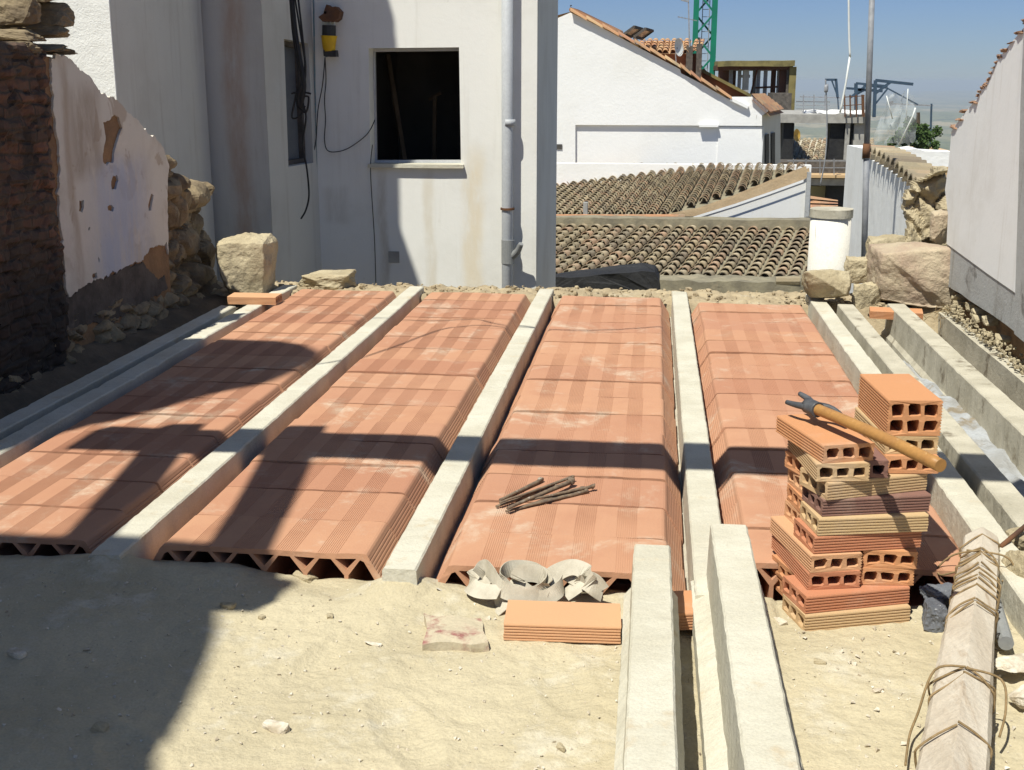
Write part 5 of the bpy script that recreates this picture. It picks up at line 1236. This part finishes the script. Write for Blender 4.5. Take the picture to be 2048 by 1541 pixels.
pth_ = [(1742, 314), (1762, 322), (1782, 334), (1802, 348), (1822, 366), (1842, 384), (1862, 404)]
npt = 14
for i in range(npt):
    t = i/(npt-1)*(len(pth_)-1.01); k = int(t); x = pth_[k][0]+(pth_[k+1][0]-pth_[k][0])*(t-k); y = pth_[k][1]+(pth_[k+1][1]-pth_[k][1])*(t-k)
    c = G3(x, y)+V(0, 0, .015); dirv = V(.93, .35, .02).normalized(); side_ = V(ex, ey, -.35).normalized(); n_ = side_.cross(dirv).normalized()
    if n_.z < 0: n_ = -n_
    tt = rnd.random(); 
    for ln in range(1):
        rows = [[bm.verts.new(c-dirv*.07+dirv*(.28*ln+e*.3)+side_*math.cos(math.pi*q/6)*rr_+n_*(math.sin(math.pi*q/6)*rr_+.012*(1-e))) for q in range(7)] for e, rr_ in ((0, .09), (0, .074), (1, .075))]
        for a_, b_ in ((0, 2), (0, 1)):
            for q in range(6): f = bm.faces.new((rows[a_][q], rows[a_][q+1], rows[b_][q+1], rows[b_][q])); f[lay_] = (tt+ln*.3) % 1
obj('coping_tiles', bm, M['tile'], tw)
bm = bmesh.new(); P = [(1735, 297), (1780, 296), (1800, 301), (1830, 297), (1850, 302), (1905, 304), (1905, 335), (1850, 330), (1800, 324), (1742, 316)]
prism(bm, [(gy(x, y, 13.8).x, gy(x, y, 13.8).z) for x, y in P], [], fh, 13.8, 14.2); rough(bm, .01, 3, 2)
tag(obj('white_parapet', bm, M['whitefar']), 'bright lumpy white parapet behind the curved tiles', 'parapet')
pl = empty('grey_pole', gz(1728, 520, -.3), 'tall grey metal pole standing against the white wall at right', 'pole')
bm = bmesh.new(); a = gy(1728, 530, 9.4); b = gy(1746, -60, 9.4); m1 = gy(1733.5, 292, 9.4); tube(bm, [a, a.lerp(m1, .5), m1], .0235, 14, .0225); tube(bm, [m1-V(0, 0, .1), m1], .0275, 14); tube(bm, [m1-V(0, 0, .01), b], .0215, 14, .0205); obj('shaft', bm, M['galv'], pl, True)
bm = bmesh.new(); tube(bm, [m1-V(0, 0, .09), m1+V(0, 0, .015)], .0285, 14); obj('joint', bm, M['rust'], pl, True)
bc = empty('white_cylinder', gy(1662, 520, 9.8), 'whitewashed cylinder with grey cement rim in front of the white wall', 'tank')
c = gy(1662, 433, 9.8); kk = ppm(c); r_ = 40/kk; bm = bmesh.new()
tube(bm, [V(c.x, 9.8, -1.2), V(c.x, 9.8, c.z)], r_, 36); rough(bm, .002, 6); obj('body', bm, mat('cream_limewash', (.76, .74, .68), (.70, .67, .60), 3, .9, .003, 20), bc, True)
bm = bmesh.new(); tube(bm, [V(c.x, 9.8, c.z-.005), V(c.x, 9.8, c.z+.015), V(c.x, 9.8, c.z+.045), V(c.x, 9.8, c.z+.06)], r_*1.06, 36); rough(bm, .004, 9); obj('cement_rim', bm, M['conc2'], bc)
bm = bmesh.new()
for x in (1629, 1635): tube(bm, smoothpath([gy(x, 434, 9.8)-V(0, r_*.55, 0), gy(x-1, 480, 9.8)-V(0, r_*.62, 0), gy(x-1, 540, 9.8)-V(0, r_*.62, 0)], 4), .0035, 5)
tag(obj('cable', bm, M['cable'], None, True), 'pair of thin cables running down the white cylinder', 'cable')

# rubble stub at the far end of the right wall
bm = bmesh.new(); qp = [gy(x, y, 6.72) for x, y in [(1735, 540), (1745, 500), (1765, 482), (1806, 476), (1818, 440), (1812, 400), (1832, 372), (1852, 356), (1868, 330), (1896, 336), (1915, 420), (1915, 540)]]
masonry(bm, [(p.x, p.z) for p in qp], lambda u, v, w_: V(u, 6.72-w_, v), cell=(.17, .15), amp=.075, seed=14, dep=.08, jag=.008, fall=.03, step=.009)
tag(obj('rubble_stub', bm, M['stone']), 'crumbling stone and mortar stub between white tiled wall and right wall', 'rubble')
# ------------------------------------------------------------ right wall (plane x = 1.47)
XQ = 1.47
rw = empty('right_wall', (XQ, 5.8, -.1), 'grey-white streaked plaster wall with broken tile edge at the right', 'wall')
def Q(x, y): p = gx(x, y, XQ); return (p.y, p.z)
topr = [(1903, 262), (1925, 232), (1955, 196), (1962, 180), (1975, 165), (1985, 140), (1995, 120), (2015, 95), (2048, 55), (2090, 0)]
bl = [(1893, 488), (1930, 515), (1975, 548), (2030, 586), (2100, 636)]
bm = bmesh.new(); prism(bm, [Q(*p) for p in bl[::-1]]+[Q(1896, 430), Q(1890, 380), Q(1897, 330)]+[Q(*p) for p in topr]+[(3.6, 2.1), (.9, 2.1), (.9, Q(*bl[-1])[1]), (Q(*bl[-1])[0]-.0, Q(*bl[-1])[1])][:3], [], lambda u, v, w_: V(w_, u, v), XQ, XQ+.35); obj('plaster', bm, M['rightwall'], rw)
bb = [(1893, 572), (1905, 580), (1920, 588), (1935, 600), (1960, 616), (1985, 632), (2010, 650), (2048, 680), (2100, 716)]
bm = bmesh.new(); prism(bm, [(a, b-.002) for a, b in [Q(*p) for p in bl]]+[(.9, Q(*bl[-1])[1]-.002), (.9, Q(*bb[-1])[1])]+[Q(*p) for p in bb[::-1]], [], lambda u, v, w_: V(w_, u, v), XQ+.004, XQ+.35); bmesh.ops.triangulate(bm, faces=bm.faces); obj('cement_band', bm, M['rightband'], rw)
bm = bmesh.new(); rnd = random.Random(2); lay_ = bm.faces.layers.float.new('tint')
for i in range(len(topr)-1):
    a = gx(*topr[i], XQ); b = gx(*topr[i+1], XQ)
    for k in range(2):
        c = a.lerp(b, (k+.5)/2)
        if rnd.random() < .97: rock(bm, c+V(.07, 0, .0), (.08, (b-a).length*.36, .006+rnd.random()*.006), 300+i*3+k, 0, 1, 2, .9)
for v in bm.verts: pass
obj('broken_tiles', bm, mat('weathered_tile_edge', (.36, .22, .14), (.25, .15, .10), 20, .9, .004, 60, (.45, .38, .28), 9), rw)
bm = bmesh.new()
for i in range(14):
    y = rnd.uniform(4.9, 6.4); rock(bm, V(XQ+.04, y, .0+rnd.uniform(-.02, .05)), (.04, .03, .02), 400+i, 0, 1, 1, .5)
for i in range(330):
    y = rnd.uniform(4.6, 6.15); a_ = mn.noise(V(y*5, 0, 1)); rock(bm, V(XQ-.0+rnd.uniform(-.02, .03), y, -.015+a_*.03+rnd.uniform(-.03, .02)), tuple(rnd.uniform(.003, .009)*(1+max(0, a_)) for _ in range(3)), 500+i, 0, 1, 1, .4)
obj('crumbling_mortar', bm, M['stone'], rw)
bm = bmesh.new(); box(bm, XQ+.06, XQ+.35, .9, 6.5, -.3, .1); rough(bm, .01, 8, 8); obj('recess', bm, M['core'], rw)
bm = bmesh.new(); box(bm, XQ-.03, XQ+.04, .9, 6.42, -.17, -.055); bmesh.ops.subdivide_edges(bm, edges=bm.edges, cuts=14, use_grid_fill=True); rough(bm, .005, 7)
obj('concrete_ledge', bm, M['conc2'], rw)
a = gx(2036, 300, XQ-.02); bm = bmesh.new(); XE_ = XQ-.02; q_ = [gx(*p, XE_) for p in ((2050, 0), (2041, 200), (2036, 400), (2030, 600), (2028, 668))]; prism(bm, [(p.y, p.z) for p in q_]+[(.9, -.05), (.9, 2.12), (3.6, 2.12)], [], lambda u, v, w_: V(w_, u, v), XE_, XE_+.05); obj('edge_pier', bm, M['rightband'], rw)
# dry twigs in the dark hole, gutter strip between the old joists
bm = bmesh.new(); rnd = random.Random(6)
for i in range(14):
    p = gy(rnd.uniform(1830, 1890), rnd.uniform(615, 650), 6.0); q = p+V(rnd.uniform(-.1, .1), rnd.uniform(-.1, .05), rnd.uniform(-.02, .05)); tube(bm, smoothpath([p, (p+q)/2+V(0, 0, .02), q], 3), .0012, 4)
tag(obj('dry_twigs', bm, M['rope']), 'tangle of dry twigs in the dark hole under the reddish rock', 'twigs')
bm = bmesh.new(); xg0 = (XE2+XG)/2
g = []
for j in range(60):
    y = 1.6+4.3*j/59; g.append([bm.verts.new((xg0-.085+.20*i/8, y, -.11+.03*mn.fractal(V(i*.5, y*5, 9), 1, 2, 3)-(.0 if y < 4.6 else .06*(y-4.6)))) for i in range(9)])
for j in range(59):
    for i in range(8): bm.faces.new((g[j][i], g[j][i+1], g[j+1][i+1], g[j+1][i]))
struct('cement_bedding', bm, mat('grey_cement_smear', (.42, .44, .46), (.30, .30, .29), 7, .85, .01, 25, (.26, .22, .16), 5, .5, .6), True)
# ------------------------------------------------------------ haze
bm = bmesh.new(); box(bm, -28000, 28000, -28000, 28000, -320, 16)
hm = bpy.data.materials.new('haze'); hm.use_nodes = True; t = hm.node_tree; t.nodes.remove(t.nodes['Principled BSDF'])
pv = t.nodes.new('ShaderNodeVolumePrincipled'); pv.inputs['Color'].default_value = (.80, .91, 1., 1); pv.inputs['Density'].default_value = 1.25e-4; pv.inputs['Anisotropy'].default_value = .15
t.links.new(pv.outputs[0], t.nodes['Material Output'].inputs['Volume'])
hz = obj('haze', bm, hm); hz['kind'] = 'stuff'; hz['label'] = 'pale summer haze over the valley'; hz['category'] = 'haze'
